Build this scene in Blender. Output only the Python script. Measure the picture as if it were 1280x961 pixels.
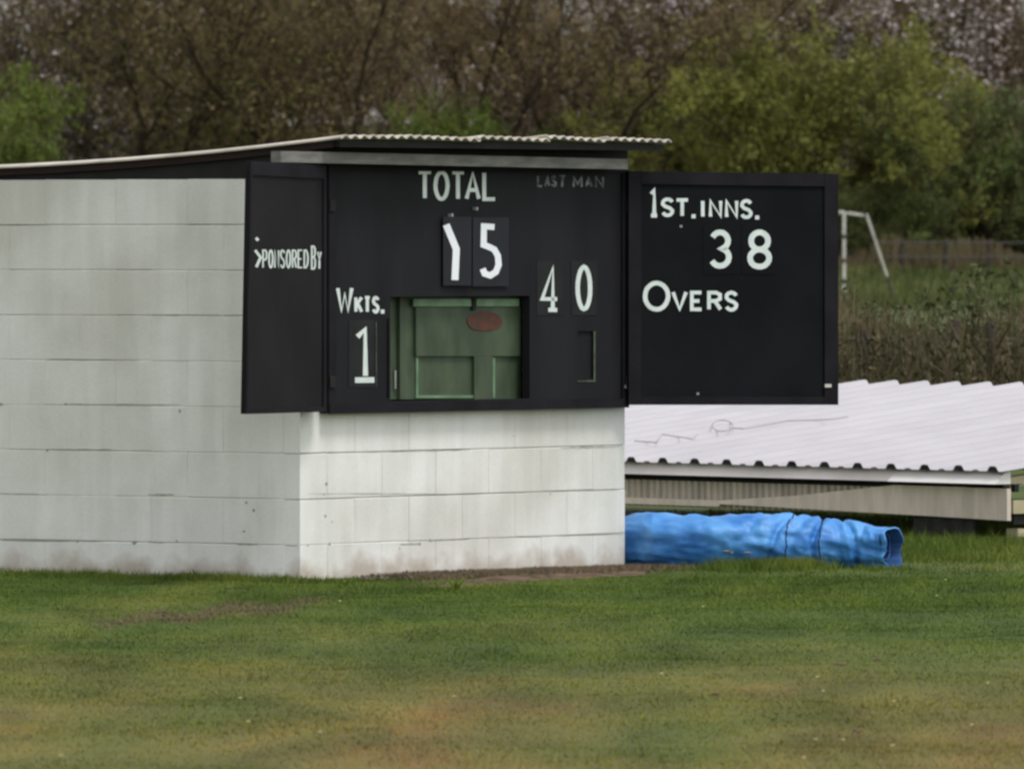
import bpy, bmesh, math, random
import numpy as np
from mathutils import Vector, Matrix, noise

for o in list(bpy.data.objects):
    bpy.data.objects.remove(o)
SC = bpy.context.scene
COL = SC.collection
random.seed(11)
NPR = np.random.RandomState(11)

# ------------------------------------------------------------------ camera
F = 13750.0          # focal length in photo pixels (1280 wide)
EYE = 1.68
cam_d = bpy.data.cameras.new("camera")
cam = bpy.data.objects.new("camera", cam_d)
COL.objects.link(cam)
cam.location = (0, 0, EYE)
cam.rotation_euler = (math.radians(90), 0, 0)
cam_d.sensor_width = 36
cam_d.lens = 36 * F / 1280
cam_d.shift_y = -(480.5 - 300) / 1280
cam_d.clip_start = 0.5
cam_d.clip_end = 6000
cam_d.dof.use_dof = True
cam_d.dof.focus_distance = 55
cam_d.dof.aperture_fstop = cam_d.lens / 1000 / 0.028
SC.camera = cam

# ------------------------------------------------------------------ light
SUN_EL, SUN_AZ = math.radians(62), math.radians(128)   # azimuth clockwise from +Y
W = bpy.data.worlds.new("World")
SC.world = W
W.use_nodes = True
wn, wl = W.node_tree.nodes, W.node_tree.links
bg = wn["Background"]
sky = wn.new("ShaderNodeTexSky")
sky.sky_type = 'NISHITA'
sky.sun_disc = False
sky.sun_elevation = SUN_EL
sky.sun_rotation = SUN_AZ
sky.air_density = 1.0
sky.dust_density = 1.2
hs = wn.new("ShaderNodeHueSaturation")
hs.inputs["Saturation"].default_value = 0.12
wl.new(sky.outputs[0], hs.inputs["Color"])
wl.new(hs.outputs[0], bg.inputs["Color"])
bg.inputs["Strength"].default_value = 0.15
sd = bpy.data.lights.new("sun", 'SUN')
sd.energy = 1.15
sd.angle = math.radians(14)
sd.color = (1.0, 0.985, 0.965)
sun = bpy.data.objects.new("sun", sd)
COL.objects.link(sun)
sdir = Vector((math.cos(SUN_EL) * math.sin(SUN_AZ), math.cos(SUN_EL) * math.cos(SUN_AZ), math.sin(SUN_EL)))
sun.rotation_euler = sdir.to_track_quat('Z', 'Y').to_euler()
sun.location = (30, -30, 60)
SC.view_settings.view_transform = 'Standard'
SC.view_settings.look = 'None'
SC.view_settings.exposure = 0.47
SC.view_settings.gamma = 1.0
SC.render.engine = 'CYCLES'
SC.cycles.filter_width = 2.6
SC.cycles.max_bounces = 6

# ------------------------------------------------------------------ helpers
ORG = {}

def V(*a):
    return Vector(a)

def ray(px, py, D):
    return Vector(((px - 640) / F * D, D, EYE - (py - 300) / F * D))

def tag(o, label=None, cat=None, group=None, kind=None):
    if label: o['label'] = label
    if cat: o['category'] = cat
    if group: o['group'] = group
    if kind: o['kind'] = kind
    return o

def empty(name, org, label=None, cat=None, group=None):
    o = bpy.data.objects.new(name, None)
    o.empty_display_size = 0.1
    COL.objects.link(o)
    o.location = org
    ORG[o] = Vector(org)
    return tag(o, label, cat, group)

def mesh(name, verts, faces, mat, parent=None, org=None, smooth=False, fix=True):
    if parent is not None:
        org = ORG[parent]
    elif org is None:
        org = Vector((0, 0, 0))
    org = Vector(org)
    me = bpy.data.meshes.new(name)
    me.from_pydata([(v[0] - org.x, v[1] - org.y, v[2] - org.z) for v in verts], [], faces)
    if fix:
        bm = bmesh.new(); bm.from_mesh(me)
        bmesh.ops.recalc_face_normals(bm, faces=bm.faces)
        bm.to_mesh(me); bm.free()
    if smooth:
        me.shade_smooth()
    me.materials.append(mat)
    o = bpy.data.objects.new(name, me)
    COL.objects.link(o)
    if parent is not None:
        o.parent = parent
        o.location = (0, 0, 0)
    else:
        o.location = org
    ORG[o] = org
    return o

def quads_mesh(name, arr, mat, org=(0, 0, 0), n=4, kind=None, parent=None):
    """arr: (N, n, 3) array of separate polygons"""
    N = arr.shape[0]
    me = bpy.data.meshes.new(name)
    me.vertices.add(N * n)
    a = arr.reshape(-1, 3) - np.array(org)[None, :]
    me.vertices.foreach_set("co", a.astype(np.float32).ravel())
    me.loops.add(N * n)
    me.loops.foreach_set("vertex_index", np.arange(N * n, dtype=np.int32))
    me.polygons.add(N)
    me.polygons.foreach_set("loop_start", np.arange(0, N * n, n, dtype=np.int32))
    me.polygons.foreach_set("loop_total", np.full(N, n, dtype=np.int32))
    me.update(calc_edges=True)
    me.materials.append(mat)
    o = bpy.data.objects.new(name, me)
    COL.objects.link(o)
    if parent is not None:
        o.parent = parent
    else:
        o.location = org
    ORG[o] = Vector(org)
    if kind: o['kind'] = kind
    return o

class MB:
    def __init__(s): s.v = []; s.f = []
    def add(s, vs, fs):
        b = len(s.v); s.v += [tuple(v) for v in vs]; s.f += [tuple(b + i for i in f) for f in fs]
    def prism(s, a, b):
        n = len(a)
        s.add(list(a) + list(b), [tuple(range(n)), tuple(range(2 * n - 1, n - 1, -1))] +
              [(i, (i + 1) % n, n + (i + 1) % n, n + i) for i in range(n)])
    def box(s, c, hx, hy, hz, rz=0):
        R = Matrix.Rotation(rz, 3, 'Z')
        c = Vector(c)
        lo = [c + R @ Vector((x * hx, y * hy, -hz)) for x, y in ((-1, -1), (1, -1), (1, 1), (-1, 1))]
        hi = [p + Vector((0, 0, 2 * hz)) for p in lo]
        s.prism(lo, hi)
    def tube(s, pts, rads, n=6, cap=True):
        pts = [Vector(p) for p in pts]
        if not hasattr(rads, '__len__'): rads = [rads] * len(pts)
        b = len(s.v)
        for i, p in enumerate(pts):
            d = (pts[min(i + 1, len(pts) - 1)] - pts[max(i - 1, 0)]).normalized()
            a = d.cross(Vector((0, 0, 1)) if abs(d.z) < 0.9 else Vector((1, 0, 0))).normalized()
            c = d.cross(a)
            for k in range(n):
                t = 2 * math.pi * k / n
                s.v.append(tuple(p + (a * math.cos(t) + c * math.sin(t)) * rads[i]))
        for i in range(len(pts) - 1):
            for k in range(n):
                s.f.append((b + i * n + k, b + i * n + (k + 1) % n, b + (i + 1) * n + (k + 1) % n, b + (i + 1) * n + k))
        if cap:
            s.f.append(tuple(b + k for k in range(n)))
            s.f.append(tuple(b + (len(pts) - 1) * n + k for k in reversed(range(n))))
    def build(s, name, mat, parent=None, org=None, smooth=False, fix=True):
        return mesh(name, s.v, s.f, mat, parent, org, smooth, fix)

# ------------------------------------------------------------------ materials
def M(name, col, col2=None, scale=4.0, rough=0.8, bump=0.0, bscale=40.0, spec=0.3, stretch=(1, 1, 1), lo=0.35, hi=0.65,
      detail=5, island=None, objrand=0.0, metallic=0.0):
    m = bpy.data.materials.new(name); m.use_nodes = True
    nt = m.node_tree; N, L = nt.nodes, nt.links
    b = N["Principled BSDF"]
    b.inputs["Roughness"].default_value = rough
    b.inputs["Specular IOR Level"].default_value = spec
    b.inputs["Metallic"].default_value = metallic
    geo = N.new("ShaderNodeNewGeometry")
    mp = N.new("ShaderNodeMapping"); mp.inputs["Scale"].default_value = stretch
    L.new(geo.outputs["Position"], mp.inputs["Vector"])
    out = None
    if col2 is not None:
        nz = N.new("ShaderNodeTexNoise"); nz.inputs["Scale"].default_value = scale; nz.inputs["Detail"].default_value = detail
        L.new(mp.outputs[0], nz.inputs["Vector"])
        cr = N.new("ShaderNodeValToRGB")
        cr.color_ramp.elements[0].position = lo; cr.color_ramp.elements[1].position = hi
        cr.color_ramp.elements[0].color = (*col, 1); cr.color_ramp.elements[1].color = (*col2, 1)
        L.new(nz.outputs["Fac"], cr.inputs["Fac"])
        out = cr.outputs["Color"]
    else:
        rgb = N.new("ShaderNodeRGB"); rgb.outputs[0].default_value = (*col, 1); out = rgb.outputs[0]
    if island:
        cr2 = N.new("ShaderNodeValToRGB"); cr2.color_ramp.interpolation = 'LINEAR'
        els = cr2.color_ramp.elements
        k = len(island)
        els[0].color = (*island[0], 1); els[0].position = 0; els[1].color = (*island[-1], 1); els[1].position = 1
        for i in range(1, k - 1):
            e = els.new(i / (k - 1)); e.color = (*island[i], 1)
        L.new(geo.outputs["Random Per Island"], cr2.inputs["Fac"])
        mx = N.new("ShaderNodeMix"); mx.data_type = 'RGBA'; mx.blend_type = 'MIX'; mx.inputs[0].default_value = 0.5
        L.new(out, mx.inputs[6]); L.new(cr2.outputs[0], mx.inputs[7]); out = mx.outputs[2]
    if objrand:
        oi = N.new("ShaderNodeObjectInfo")
        mr = N.new("ShaderNodeMapRange"); mr.inputs[3].default_value = 1 - objrand; mr.inputs[4].default_value = 1 + objrand
        L.new(oi.outputs["Random"], mr.inputs[0])
        hv = N.new("ShaderNodeHueSaturation"); L.new(mr.outputs[0], hv.inputs["Value"]); L.new(out, hv.inputs["Color"]); out = hv.outputs[0]
    L.new(out, b.inputs["Base Color"])
    if bump:
        nb = N.new("ShaderNodeTexNoise"); nb.inputs["Scale"].default_value = bscale; nb.inputs["Detail"].default_value = 6
        L.new(geo.outputs["Position"], nb.inputs["Vector"])
        bp = N.new("ShaderNodeBump"); bp.inputs["Strength"].default_value = 1.0; bp.inputs["Distance"].default_value = bump
        L.new(nb.outputs["Fac"], bp.inputs["Height"]); L.new(bp.outputs[0], b.inputs["Normal"])
    m['_out'] = 0
    return m

def wall_paint(name, base, tint, dirt, dirt_top, objrand=0.05):
    """painted blockwork: blotchy paint, rain streaks, splash dirt near the soil, small pits"""
    m = bpy.data.materials.new(name); m.use_nodes = True
    N, L = m.node_tree.nodes, m.node_tree.links
    b = N["Principled BSDF"]; b.inputs["Roughness"].default_value = 0.85; b.inputs["Specular IOR Level"].default_value = 0.2
    geo = N.new("ShaderNodeNewGeometry")
    def noi(scale, stretch=(1, 1, 1), detail=5):
        mp = N.new("ShaderNodeMapping"); mp.inputs["Scale"].default_value = stretch
        L.new(geo.outputs["Position"], mp.inputs["Vector"])
        n = N.new("ShaderNodeTexNoise"); n.inputs["Scale"].default_value = scale; n.inputs["Detail"].default_value = detail
        L.new(mp.outputs[0], n.inputs["Vector"]); return n.outputs["Fac"]
    def ramp(fac, p0, c0, p1, c1):
        r = N.new("ShaderNodeValToRGB"); e = r.color_ramp.elements
        e[0].position = p0; e[1].position = p1; e[0].color = (*c0, 1); e[1].color = (*c1, 1)
        L.new(fac, r.inputs["Fac"]); return r.outputs["Color"]
    def mixc(fac, a, c, mode='MIX'):
        x = N.new("ShaderNodeMix"); x.data_type = 'RGBA'; x.blend_type = mode
        if isinstance(fac, float): x.inputs[0].default_value = fac
        else: L.new(fac, x.inputs[0])
        L.new(a, x.inputs[6])
        if isinstance(c, tuple): x.inputs[7].default_value = (*c, 1)
        else: L.new(c, x.inputs[7])
        return x.outputs[2]
    c = ramp(noi(2.2), 0.35, base, 0.65, tint)
    c = mixc(1.0, c, ramp(noi(1.1, detail=7), 0.36, (0.90, 0.885, 0.86), 0.56, (1.02, 1.02, 1.02)), 'MULTIPLY')
    st = ramp(noi(9, (1, 1, 0.12)), 0.42, (0.95, 0.95, 0.94), 0.62, (1.02, 1.02, 1.02))
    c = mixc(1.0, c, st, 'MULTIPLY')
    fine = ramp(noi(60, detail=3), 0.38, (0.975, 0.975, 0.975), 0.6, (1.01, 1.01, 1.01))
    c = mixc(1.0, c, fine, 'MULTIPLY')
    # splash dirt
    sep = N.new("ShaderNodeSeparateXYZ"); L.new(geo.outputs["Position"], sep.inputs[0])
    ad = N.new("ShaderNodeMath"); ad.operation = 'MULTIPLY_ADD'; L.new(noi(7), ad.inputs[0]); ad.inputs[1].default_value = -0.28
    L.new(sep.outputs[2], ad.inputs[2])
    mr = N.new("ShaderNodeMapRange"); mr.inputs[1].default_value = dirt_top - 0.14; mr.inputs[2].default_value = -0.12
    mr.inputs[3].default_value = 0.0; mr.inputs[4].default_value = 0.75
    L.new(ad.outputs[0], mr.inputs[0])
    c = mixc(mr.outputs[0], c, dirt)
    oi = N.new("ShaderNodeObjectInfo")
    m2 = N.new("ShaderNodeMapRange"); m2.inputs[3].default_value = 1 - objrand; m2.inputs[4].default_value = 1 + objrand
    L.new(oi.outputs["Random"], m2.inputs[0])
    hv = N.new("ShaderNodeHueSaturation"); L.new(m2.outputs[0], hv.inputs["Value"]); L.new(c, hv.inputs["Color"])
    L.new(hv.outputs[0], b.inputs["Base Color"])
    nb = N.new("ShaderNodeTexNoise"); nb.inputs["Scale"].default_value = 90; nb.inputs["Detail"].default_value = 5
    L.new(geo.outputs["Position"], nb.inputs["Vector"])
    bp = N.new("ShaderNodeBump"); bp.inputs["Distance"].default_value = 0.0016; bp.inputs["Strength"].default_value = 0.9
    L.new(nb.outputs["Fac"], bp.inputs["Height"]); L.new(bp.outputs[0], b.inputs["Normal"])
    return m

m_front = wall_paint("white_masonry_paint", (0.745, 0.745, 0.70), (0.82, 0.82, 0.785), (0.42, 0.34, 0.27), 0.12, 0.02)
m_side = m_front
m_crack = M("mortar_dark", (0.20, 0.18, 0.15), (0.42, 0.40, 0.36), 3.0)
m_mortar = M("painted_mortar", (0.30, 0.29, 0.26), (0.58, 0.57, 0.53), 2.5, lo=0.40, hi=0.55)
m_board = M("black_board_paint", (0.01156, 0.01156, 0.0134), (0.01951, 0.01951, 0.02208), 3.0, rough=0.7, bump=0.001, bscale=30, spec=0.10, stretch=(1, 1, 0.25))
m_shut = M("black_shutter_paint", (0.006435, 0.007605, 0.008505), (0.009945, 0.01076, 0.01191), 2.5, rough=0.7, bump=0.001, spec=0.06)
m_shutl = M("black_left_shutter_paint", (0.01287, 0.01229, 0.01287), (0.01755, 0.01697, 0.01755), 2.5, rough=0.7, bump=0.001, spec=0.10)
m_frame = M("black_frame_paint", (0.00975, 0.009, 0.01152), (0.0165, 0.0147, 0.0192), 4, rough=0.7, bump=0.001, spec=0.10)
m_text = M("sign_white_paint", (0.62, 0.70, 0.67), (0.74, 0.80, 0.77), 14, rough=0.6)
m_textb = M("plate_white_paint", (0.85, 0.88, 0.92), (0.9, 0.92, 0.95), 10, rough=0.5)
m_fade = M("faded_grey_paint", (0.05, 0.055, 0.055), (0.23, 0.25, 0.25), 22, rough=0.7)
m_plate = M("number_plate_black", (0.006, 0.007, 0.012), (0.010, 0.011, 0.017), 8, rough=0.5)
m_platem = M("number_plate_soft_black", (0.01125, 0.01125, 0.01245), (0.018, 0.018, 0.0195), 8, rough=0.6, spec=.2)
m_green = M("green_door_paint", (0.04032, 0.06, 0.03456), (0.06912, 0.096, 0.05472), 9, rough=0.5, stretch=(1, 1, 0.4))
m_greenl = M("green_trim_and_lit_edge", (0.10, 0.19, 0.10), (0.18, 0.29, 0.17), 9, rough=0.5)
m_red = M("red_oval_paint", (0.12, 0.034, 0.022), (0.055, 0.034, 0.022), 26, rough=0.6)
m_dark = M("dark_timber", (0.010, 0.011, 0.010), (0.018, 0.018, 0.016), 6, rough=0.8)
m_darkred = M("dark_red_timber", (0.030, 0.012, 0.012), (0.018, 0.010, 0.010), 6, rough=0.8)
m_beam = M("weathered_grey_timber", (0.13, 0.135, 0.12), (0.23, 0.215, 0.20), 6, rough=0.8, bump=0.002, stretch=(1, 1, 4))
m_roof = M("aged_roofing_sheet", (0.42, 0.38, 0.32), (0.66, 0.60, 0.53), 5, rough=0.7, bump=0.001)
m_under = M("roof_underside_rust", (0.06, 0.035, 0.03), (0.10, 0.06, 0.05), 6)
m_white_sheet = M("white_coated_sheet", (0.4417, 0.4197, 0.4462), (0.4948, 0.4733, 0.4991), 1.6, rough=0.45, spec=0.4)
m_gutter = M("grey_metal_trim", (0.68, 0.63, 0.60), (0.84, 0.78, 0.76), 2.0, rough=0.5)
m_panel = M("weathered_side_panel", (0.4368, 0.388, 0.3325), (0.624, 0.5432, 0.4655), 6, rough=0.7, stretch=(2, 2, 0.5))
m_plank = M("weathered_pale_board", (0.6, 0.5152, 0.441), (0.76, 0.6532, 0.558), 5, rough=0.7, stretch=(3, 3, 0.6), objrand=0.05)
m_trim_glint = M("bright_reflection_trim", (0.72, 0.69, 0.66), (0.80, 0.77, 0.74), 4, rough=0.45)
m_cream = M("cream_beam_paint", (0.42, 0.36, 0.22), (0.50, 0.44, 0.29), 7, rough=0.7)
m_tyre_and_shade = M("black_rubber_and_rib_shade", (0.012, 0.012, 0.012), (0.03, 0.028, 0.026), 14, rough=0.85)
m_metal = M("dull_steel", (0.25, 0.25, 0.25), (0.33, 0.32, 0.31), 12, rough=0.5)
m_tarp = M("blue_tarpaulin", (0.036, 0.1968, 0.5808), (0.096, 0.3444, 0.7392), 5, rough=0.5, bump=0.006, bscale=20, spec=0.55)
m_tarp_shade = M("blue_tarpaulin_shaded", (0.02, 0.07, 0.20), (0.035, 0.10, 0.27), 8, rough=0.6)  # darker blue: shade inside the roll put into the colour
m_crease = M("crease_shade_navy", (0.012, 0.02, 0.05), (0.02, 0.03, 0.07), 20)
m_goal = M("white_goal_paint", (0.45, 0.44, 0.39), (0.62, 0.60, 0.54), 2, rough=0.5)
m_goalb = M("worn_dark_metal", (0.05, 0.045, 0.04), (0.08, 0.07, 0.06), 3)
m_soil = M("bare_soil", (0.065, 0.042, 0.02646), (0.182, 0.12, 0.0756), 7, rough=0.95, bump=0.01, bscale=25)
m_dead = M("dead_grass_blades", (0.10, 0.075, 0.045), (0.20, 0.145, 0.095), 4.0, rough=0.9, island=[(0.05, 0.035, 0.025), (0.16, 0.13, 0.07), (0.26, 0.19, 0.13)])
m_stone = M("grit_stones", (0.03, 0.022, 0.018), (0.20, 0.155, 0.13), 18, rough=0.9)
m_twig = M("twig_bark", (0.0815, 0.05508, 0.02696), (0.1704, 0.1212, 0.05967), 0.5, rough=0.9, island=[(0.04446, 0.0303, 0.0154), (0.126, 0.08537, 0.04042), (0.2815, 0.2065, 0.1107)])
m_trunk = M("tree_bark", (0.02772, 0.01984, 0.01216), (0.0594, 0.0433, 0.02574), 2.5, rough=0.9, bump=0.02, bscale=10)
m_bud = M("red_brown_buds", (0.1075, 0.06986, 0.03169), (0.1721, 0.1291, 0.04753), 0.4, rough=0.8, island=[(0.05736, 0.03341, 0.0169), (0.1721, 0.1063, 0.04225), (0.1721, 0.1823, 0.04753), (0.3441, 0.2734, 0.1585)])
m_bud2 = M("olive_opening_buds", (0.09375, 0.0837, 0.0286), (0.1625, 0.1553, 0.0416), 0.4, rough=0.8, island=[(0.05, 0.0351, 0.0156), (0.125, 0.135, 0.0338), (0.2, 0.2025, 0.0455)])
m_leaf = M("fresh_green_leaves", (0.07101, 0.1216, 0.01742), (0.1846, 0.236, 0.02904), 0.6, rough=0.6, island=[(0.03551, 0.0572, 0.01162), (0.1065, 0.1716, 0.01936), (0.2556, 0.3146, 0.04356)])
m_leafo = M("olive_leaves", (0.1368, 0.1431, 0.02764), (0.2407, 0.2575, 0.0402), 0.35, rough=0.6, island=[(0.08205, 0.06296, 0.02261), (0.1641, 0.1831, 0.03015), (0.3501, 0.3548, 0.06282)])
m_leafd = M("deep_green_leaves", (0.0495, 0.08246, 0.02184), (0.1237, 0.1845, 0.04004), 0.5, rough=0.6, island=[(0.0315, 0.0434, 0.01638), (0.07875, 0.1193, 0.02548), (0.2025, 0.2604, 0.0546)])
m_leafd2 = M("nettle_leaves", (0.04, 0.056, 0.0175), (0.08, 0.08, 0.0315), 1.0, rough=0.8, island=[(0.024, 0.028, 0.0112), (0.064, 0.088, 0.021), (0.136, 0.12, 0.063)])
m_bramble = M("bramble_stems", (0.02975, 0.0208, 0.0117), (0.07225, 0.056, 0.026), 1.4, rough=0.9, island=[(0.0187, 0.0128, 0.0078), (0.051, 0.0416, 0.0182), (0.04675, 0.064, 0.01625), (0.17, 0.128, 0.0715)])
m_straw = M("straw_stems", (0.081, 0.06375, 0.03375), (0.153, 0.119, 0.0675), 1.0, rough=0.9, island=[(0.054, 0.03825, 0.0225), (0.162, 0.119, 0.06375), (0.09, 0.102, 0.03)])
m_rough = M("rough_grass", (0.0425, 0.06375, 0.0154), (0.1105, 0.119, 0.035), 0.25, rough=0.9, island=[(0.02975, 0.0425, 0.0112), (0.068, 0.102, 0.0175), (0.136, 0.1275, 0.042)])
m_post = M("old_timber_post", (0.045, 0.035, 0.03), (0.08, 0.065, 0.05), 6, rough=0.9)
m_rail = M("pale_rail", (0.14, 0.119, 0.098), (0.196, 0.168, 0.14), 3, rough=0.8)
m_wire = M("fence_wire", (0.08, 0.075, 0.07), None, rough=0.6)
m_petal = M("white_petals", (0.8, 0.8, 0.75), None, rough=0.6)
m_yel = M("yellow_petals", (0.75, 0.55, 0.04), None, rough=0.6)
m_pale = M("pale_petals", (0.75, 0.62, 0.50), None, rough=0.6)

def grass_mat(name, blades):
    m = bpy.data.materials.new(name); m.use_nodes = True
    N, L = m.node_tree.nodes, m.node_tree.links
    b = N["Principled BSDF"]; b.inputs["Roughness"].default_value = 0.8; b.inputs["Specular IOR Level"].default_value = 0.15
    geo = N.new("ShaderNodeNewGeometry")
    sep = N.new("ShaderNodeSeparateXYZ"); L.new(geo.outputs["Position"], sep.inputs[0])
    def noi(scale, detail=4, off=0):
        mp = N.new("ShaderNodeMapping"); mp.inputs["Location"].default_value = (off, off, 0); mp.inputs["Scale"].default_value = (1, 0.22, 0.0)
        L.new(geo.outputs["Position"], mp.inputs["Vector"])
        n = N.new("ShaderNodeTexNoise"); n.inputs["Scale"].default_value = scale; n.inputs["Detail"].default_value = detail
        L.new(mp.outputs[0], n.inputs["Vector"]); return n.outputs["Fac"]
    def ramp(fac, els):
        r = N.new("ShaderNodeValToRGB"); e = r.color_ramp.elements
        e[0].position = els[0][0]; e[0].color = (*els[0][1], 1); e[1].position = els[-1][0]; e[1].color = (*els[-1][1], 1)
        for p, c in els[1:-1]:
            x = e.new(p); x.color = (*c, 1)
        L.new(fac, r.inputs["Fac"]); return r.outputs["Color"]
    def mixc(fac, a, c, mode='MIX'):
        x = N.new("ShaderNodeMix"); x.data_type = 'RGBA'; x.blend_type = mode
        if isinstance(fac, float): x.inputs[0].default_value = fac
        else: L.new(fac, x.inputs[0])
        L.new(a, x.inputs[6]); L.new(c, x.inputs[7]); return x.outputs[2]
    lush = ramp(noi(0.9), [(0.33, (0.062, 0.098, 0.017)), (0.5, (0.092, 0.136, 0.024)), (0.68, (0.136, 0.160, 0.035))])
    worn = ramp(noi(1.1, 7, 7), [(0.31, (0.118, 0.142, 0.030)), (0.44, (0.168, 0.164, 0.042)), (0.57, (0.205, 0.170, 0.050)), (0.70, (0.255, 0.158, 0.058))])
    # worn outfield nearer the camera, lusher by the buildings
    ad = N.new("ShaderNodeMath"); ad.operation = 'MULTIPLY_ADD'; L.new(noi(0.8, 5, 3), ad.inputs[0]); ad.inputs[1].default_value = 16.0
    L.new(sep.outputs[1], ad.inputs[2])
    mr = N.new("ShaderNodeMapRange"); mr.inputs[1].default_value = 54.5; mr.inputs[2].default_value = 45.5; L.new(ad.outputs[0], mr.inputs[0])
    c = mixc(mr.outputs[0], lush, worn)
    mott = ramp(noi(2.6, 6, 11), [(0.32, (0.70, 0.74, 0.68)), (0.5, (1.0, 1.0, 1.0)), (0.68, (1.28, 1.20, 1.15))])
    c = mixc(1.0, c, mott, 'MULTIPLY')
    if blades:
        isl = ramp(geo.outputs["Random Per Island"], [(0, (0.72, 0.74, 0.65)), (0.5, (1.0, 1.0, 1.0)), (0.93, (1.25, 1.25, 1.0)), (1.0, (1.9, 1.55, 1.3))])
        c = mixc(1.0, c, isl, 'MULTIPLY')
    if not blades:
        far = N.new("ShaderNodeMapRange"); far.inputs[1].default_value = 285; far.inputs[2].default_value = 304
        L.new(sep.outputs[1], far.inputs[0])
        litter = ramp(noi(1.2, 5, 5), [(0.35, (0.045, 0.034, 0.022)), (0.65, (0.10, 0.085, 0.045))])
        c = mixc(far.outputs[0], c, litter)
        mid = N.new("ShaderNodeMapRange"); mid.inputs[1].default_value = 80; mid.inputs[2].default_value = 90; mid.inputs[4].default_value = .55
        L.new(sep.outputs[1], mid.inputs[0])
        dull = ramp(noi(.3, 5, 15), [(0.35, (0.05, 0.06, 0.02)), (0.65, (0.11, 0.11, 0.04))])
        c = mixc(mid.outputs[0], c, dull)
        dk = N.new("ShaderNodeHueSaturation"); dk.inputs["Value"].default_value = .70; L.new(c, dk.inputs["Color"]); c = dk.outputs[0]
    L.new(c, b.inputs["Base Color"])
    return m
m_grass = grass_mat("lawn_blades", True)
m_ground = grass_mat("lawn_turf", False)

# ------------------------------------------------------------------ terrain
def ss(a, b, x):
    t = min(1, max(0, (x - a) / (b - a))); return t * t * (3 - 2 * t)

def hgt(x, y):
    h = 0.7 * ss(272, 300, y) + 4.6 * ss(314, 345, y)
    if y < 120:
        h += 0.012 * noise.noise(Vector((x * 0.8, y * 0.8, 0))) + 0.006 * noise.noise(Vector((x * 3, y * 3, 5)))
    if y > 270:
        h += 0.25 * noise.noise(Vector((x * 0.15, y * 0.15, 2)))
    return h

xs = [-1500, -600, -250, -100, -50, -25, -14, -9] + [round(-6 + 0.15 * i, 3) for i in range(81)] + [9, 14, 25, 50, 100, 250, 600, 1500]
ys = [-60, -20, 0, 10, 20, 28] + [30 + 0.2 * i for i in range(200)] + [70 + 3 * i for i in range(68)] + [273 + 3 * i for i in range(33)] + [380, 450, 600, 900, 1500, 2500]
gv = [(x, y, hgt(x, y)) for y in ys for x in xs]
nx = len(xs)
gf = [(j * nx + i, j * nx + i + 1, (j + 1) * nx + i + 1, (j + 1) * nx + i) for j in range(len(ys) - 1) for i in range(nx - 1)]
ground = mesh("ground", gv, gf, m_ground, smooth=True, fix=False)
ground['kind'] = 'structure'

# ------------------------------------------------------------------ hut frame
A = math.radians(54)
d = Vector((math.cos(A), math.sin(A), 0))       # along the front, left to right, going away
n = Vector((d.y, -d.x, 0))                      # out of the front face
C = ray(375, 727, F * EYE / 427); C.z = 0
FRONT_L, SIDE_L = 2.757, 4.3

class Plane:
    def __init__(s, p, dr):
        s.p = Vector((p[0], p[1], 0)); s.d = Vector(dr).normalized(); s.n = Vector((s.d.y, -s.d.x, 0))
    def hit(s, px, py, off=0.0):
        a = (px - 640) / F
        q = s.p + s.n * off
        t = (s.n.x * q.x + s.n.y * q.y) / (s.n.x * a + s.n.y)
        return Vector((a * t, t, EYE - (py - 300) / F * t))
    def at(s, u, z, off=0.0):
        q = s.p + s.d * u + s.n * off
        return Vector((q.x, q.y, z))
    def uz(s, px, py, off=0.0):
        h = s.hit(px, py, off); return (h - s.p).dot(s.d), h.z

hut = empty("scoreboard_hut", C, "white painted block scoreboard hut with corrugated roof and open black shutters", "scoreboard hut")

# block prototypes -------------------------------------------------
BH = 0.225
BLK = {}
def block_mesh(L, H, var, mat):
    key = (round(L, 3), round(H, 3), var, mat.name)
    if key in BLK: return BLK[key]
    r = random.Random(hash(key[:3]) & 0xffff)
    j = lambda s: r.uniform(-s, s)
    bb = 0.0025 + r.random() * 0.002
    V0 = []
    for (x, z) in ((0, 0), (L, 0), (L, H), (0, H)): V0.append((x, 0.10, z))
    for (x, z) in ((0, 0), (L, 0), (L, H), (0, H)): V0.append((x + j(.0007), bb, z + j(.0012)))
    for (x, z) in ((.001, bb), (L - .001, bb), (L - .001, H - bb), (.001, H - bb)): V0.append((x + j(.001), j(.0012), z + j(.0015)))
    fs = [(0, 3, 2, 1)]
    for a in (0, 4):
        for i in range(4):
            fs.append((a + i, a + (i + 1) % 4, a + 4 + (i + 1) % 4, a + 4 + i))
    fs.append((8, 9, 10, 11))
    me = bpy.data.meshes.new("block")
    me.from_pydata(V0, [], fs)
    me.materials.append(mat)
    BLK[key] = me
    return me

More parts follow.
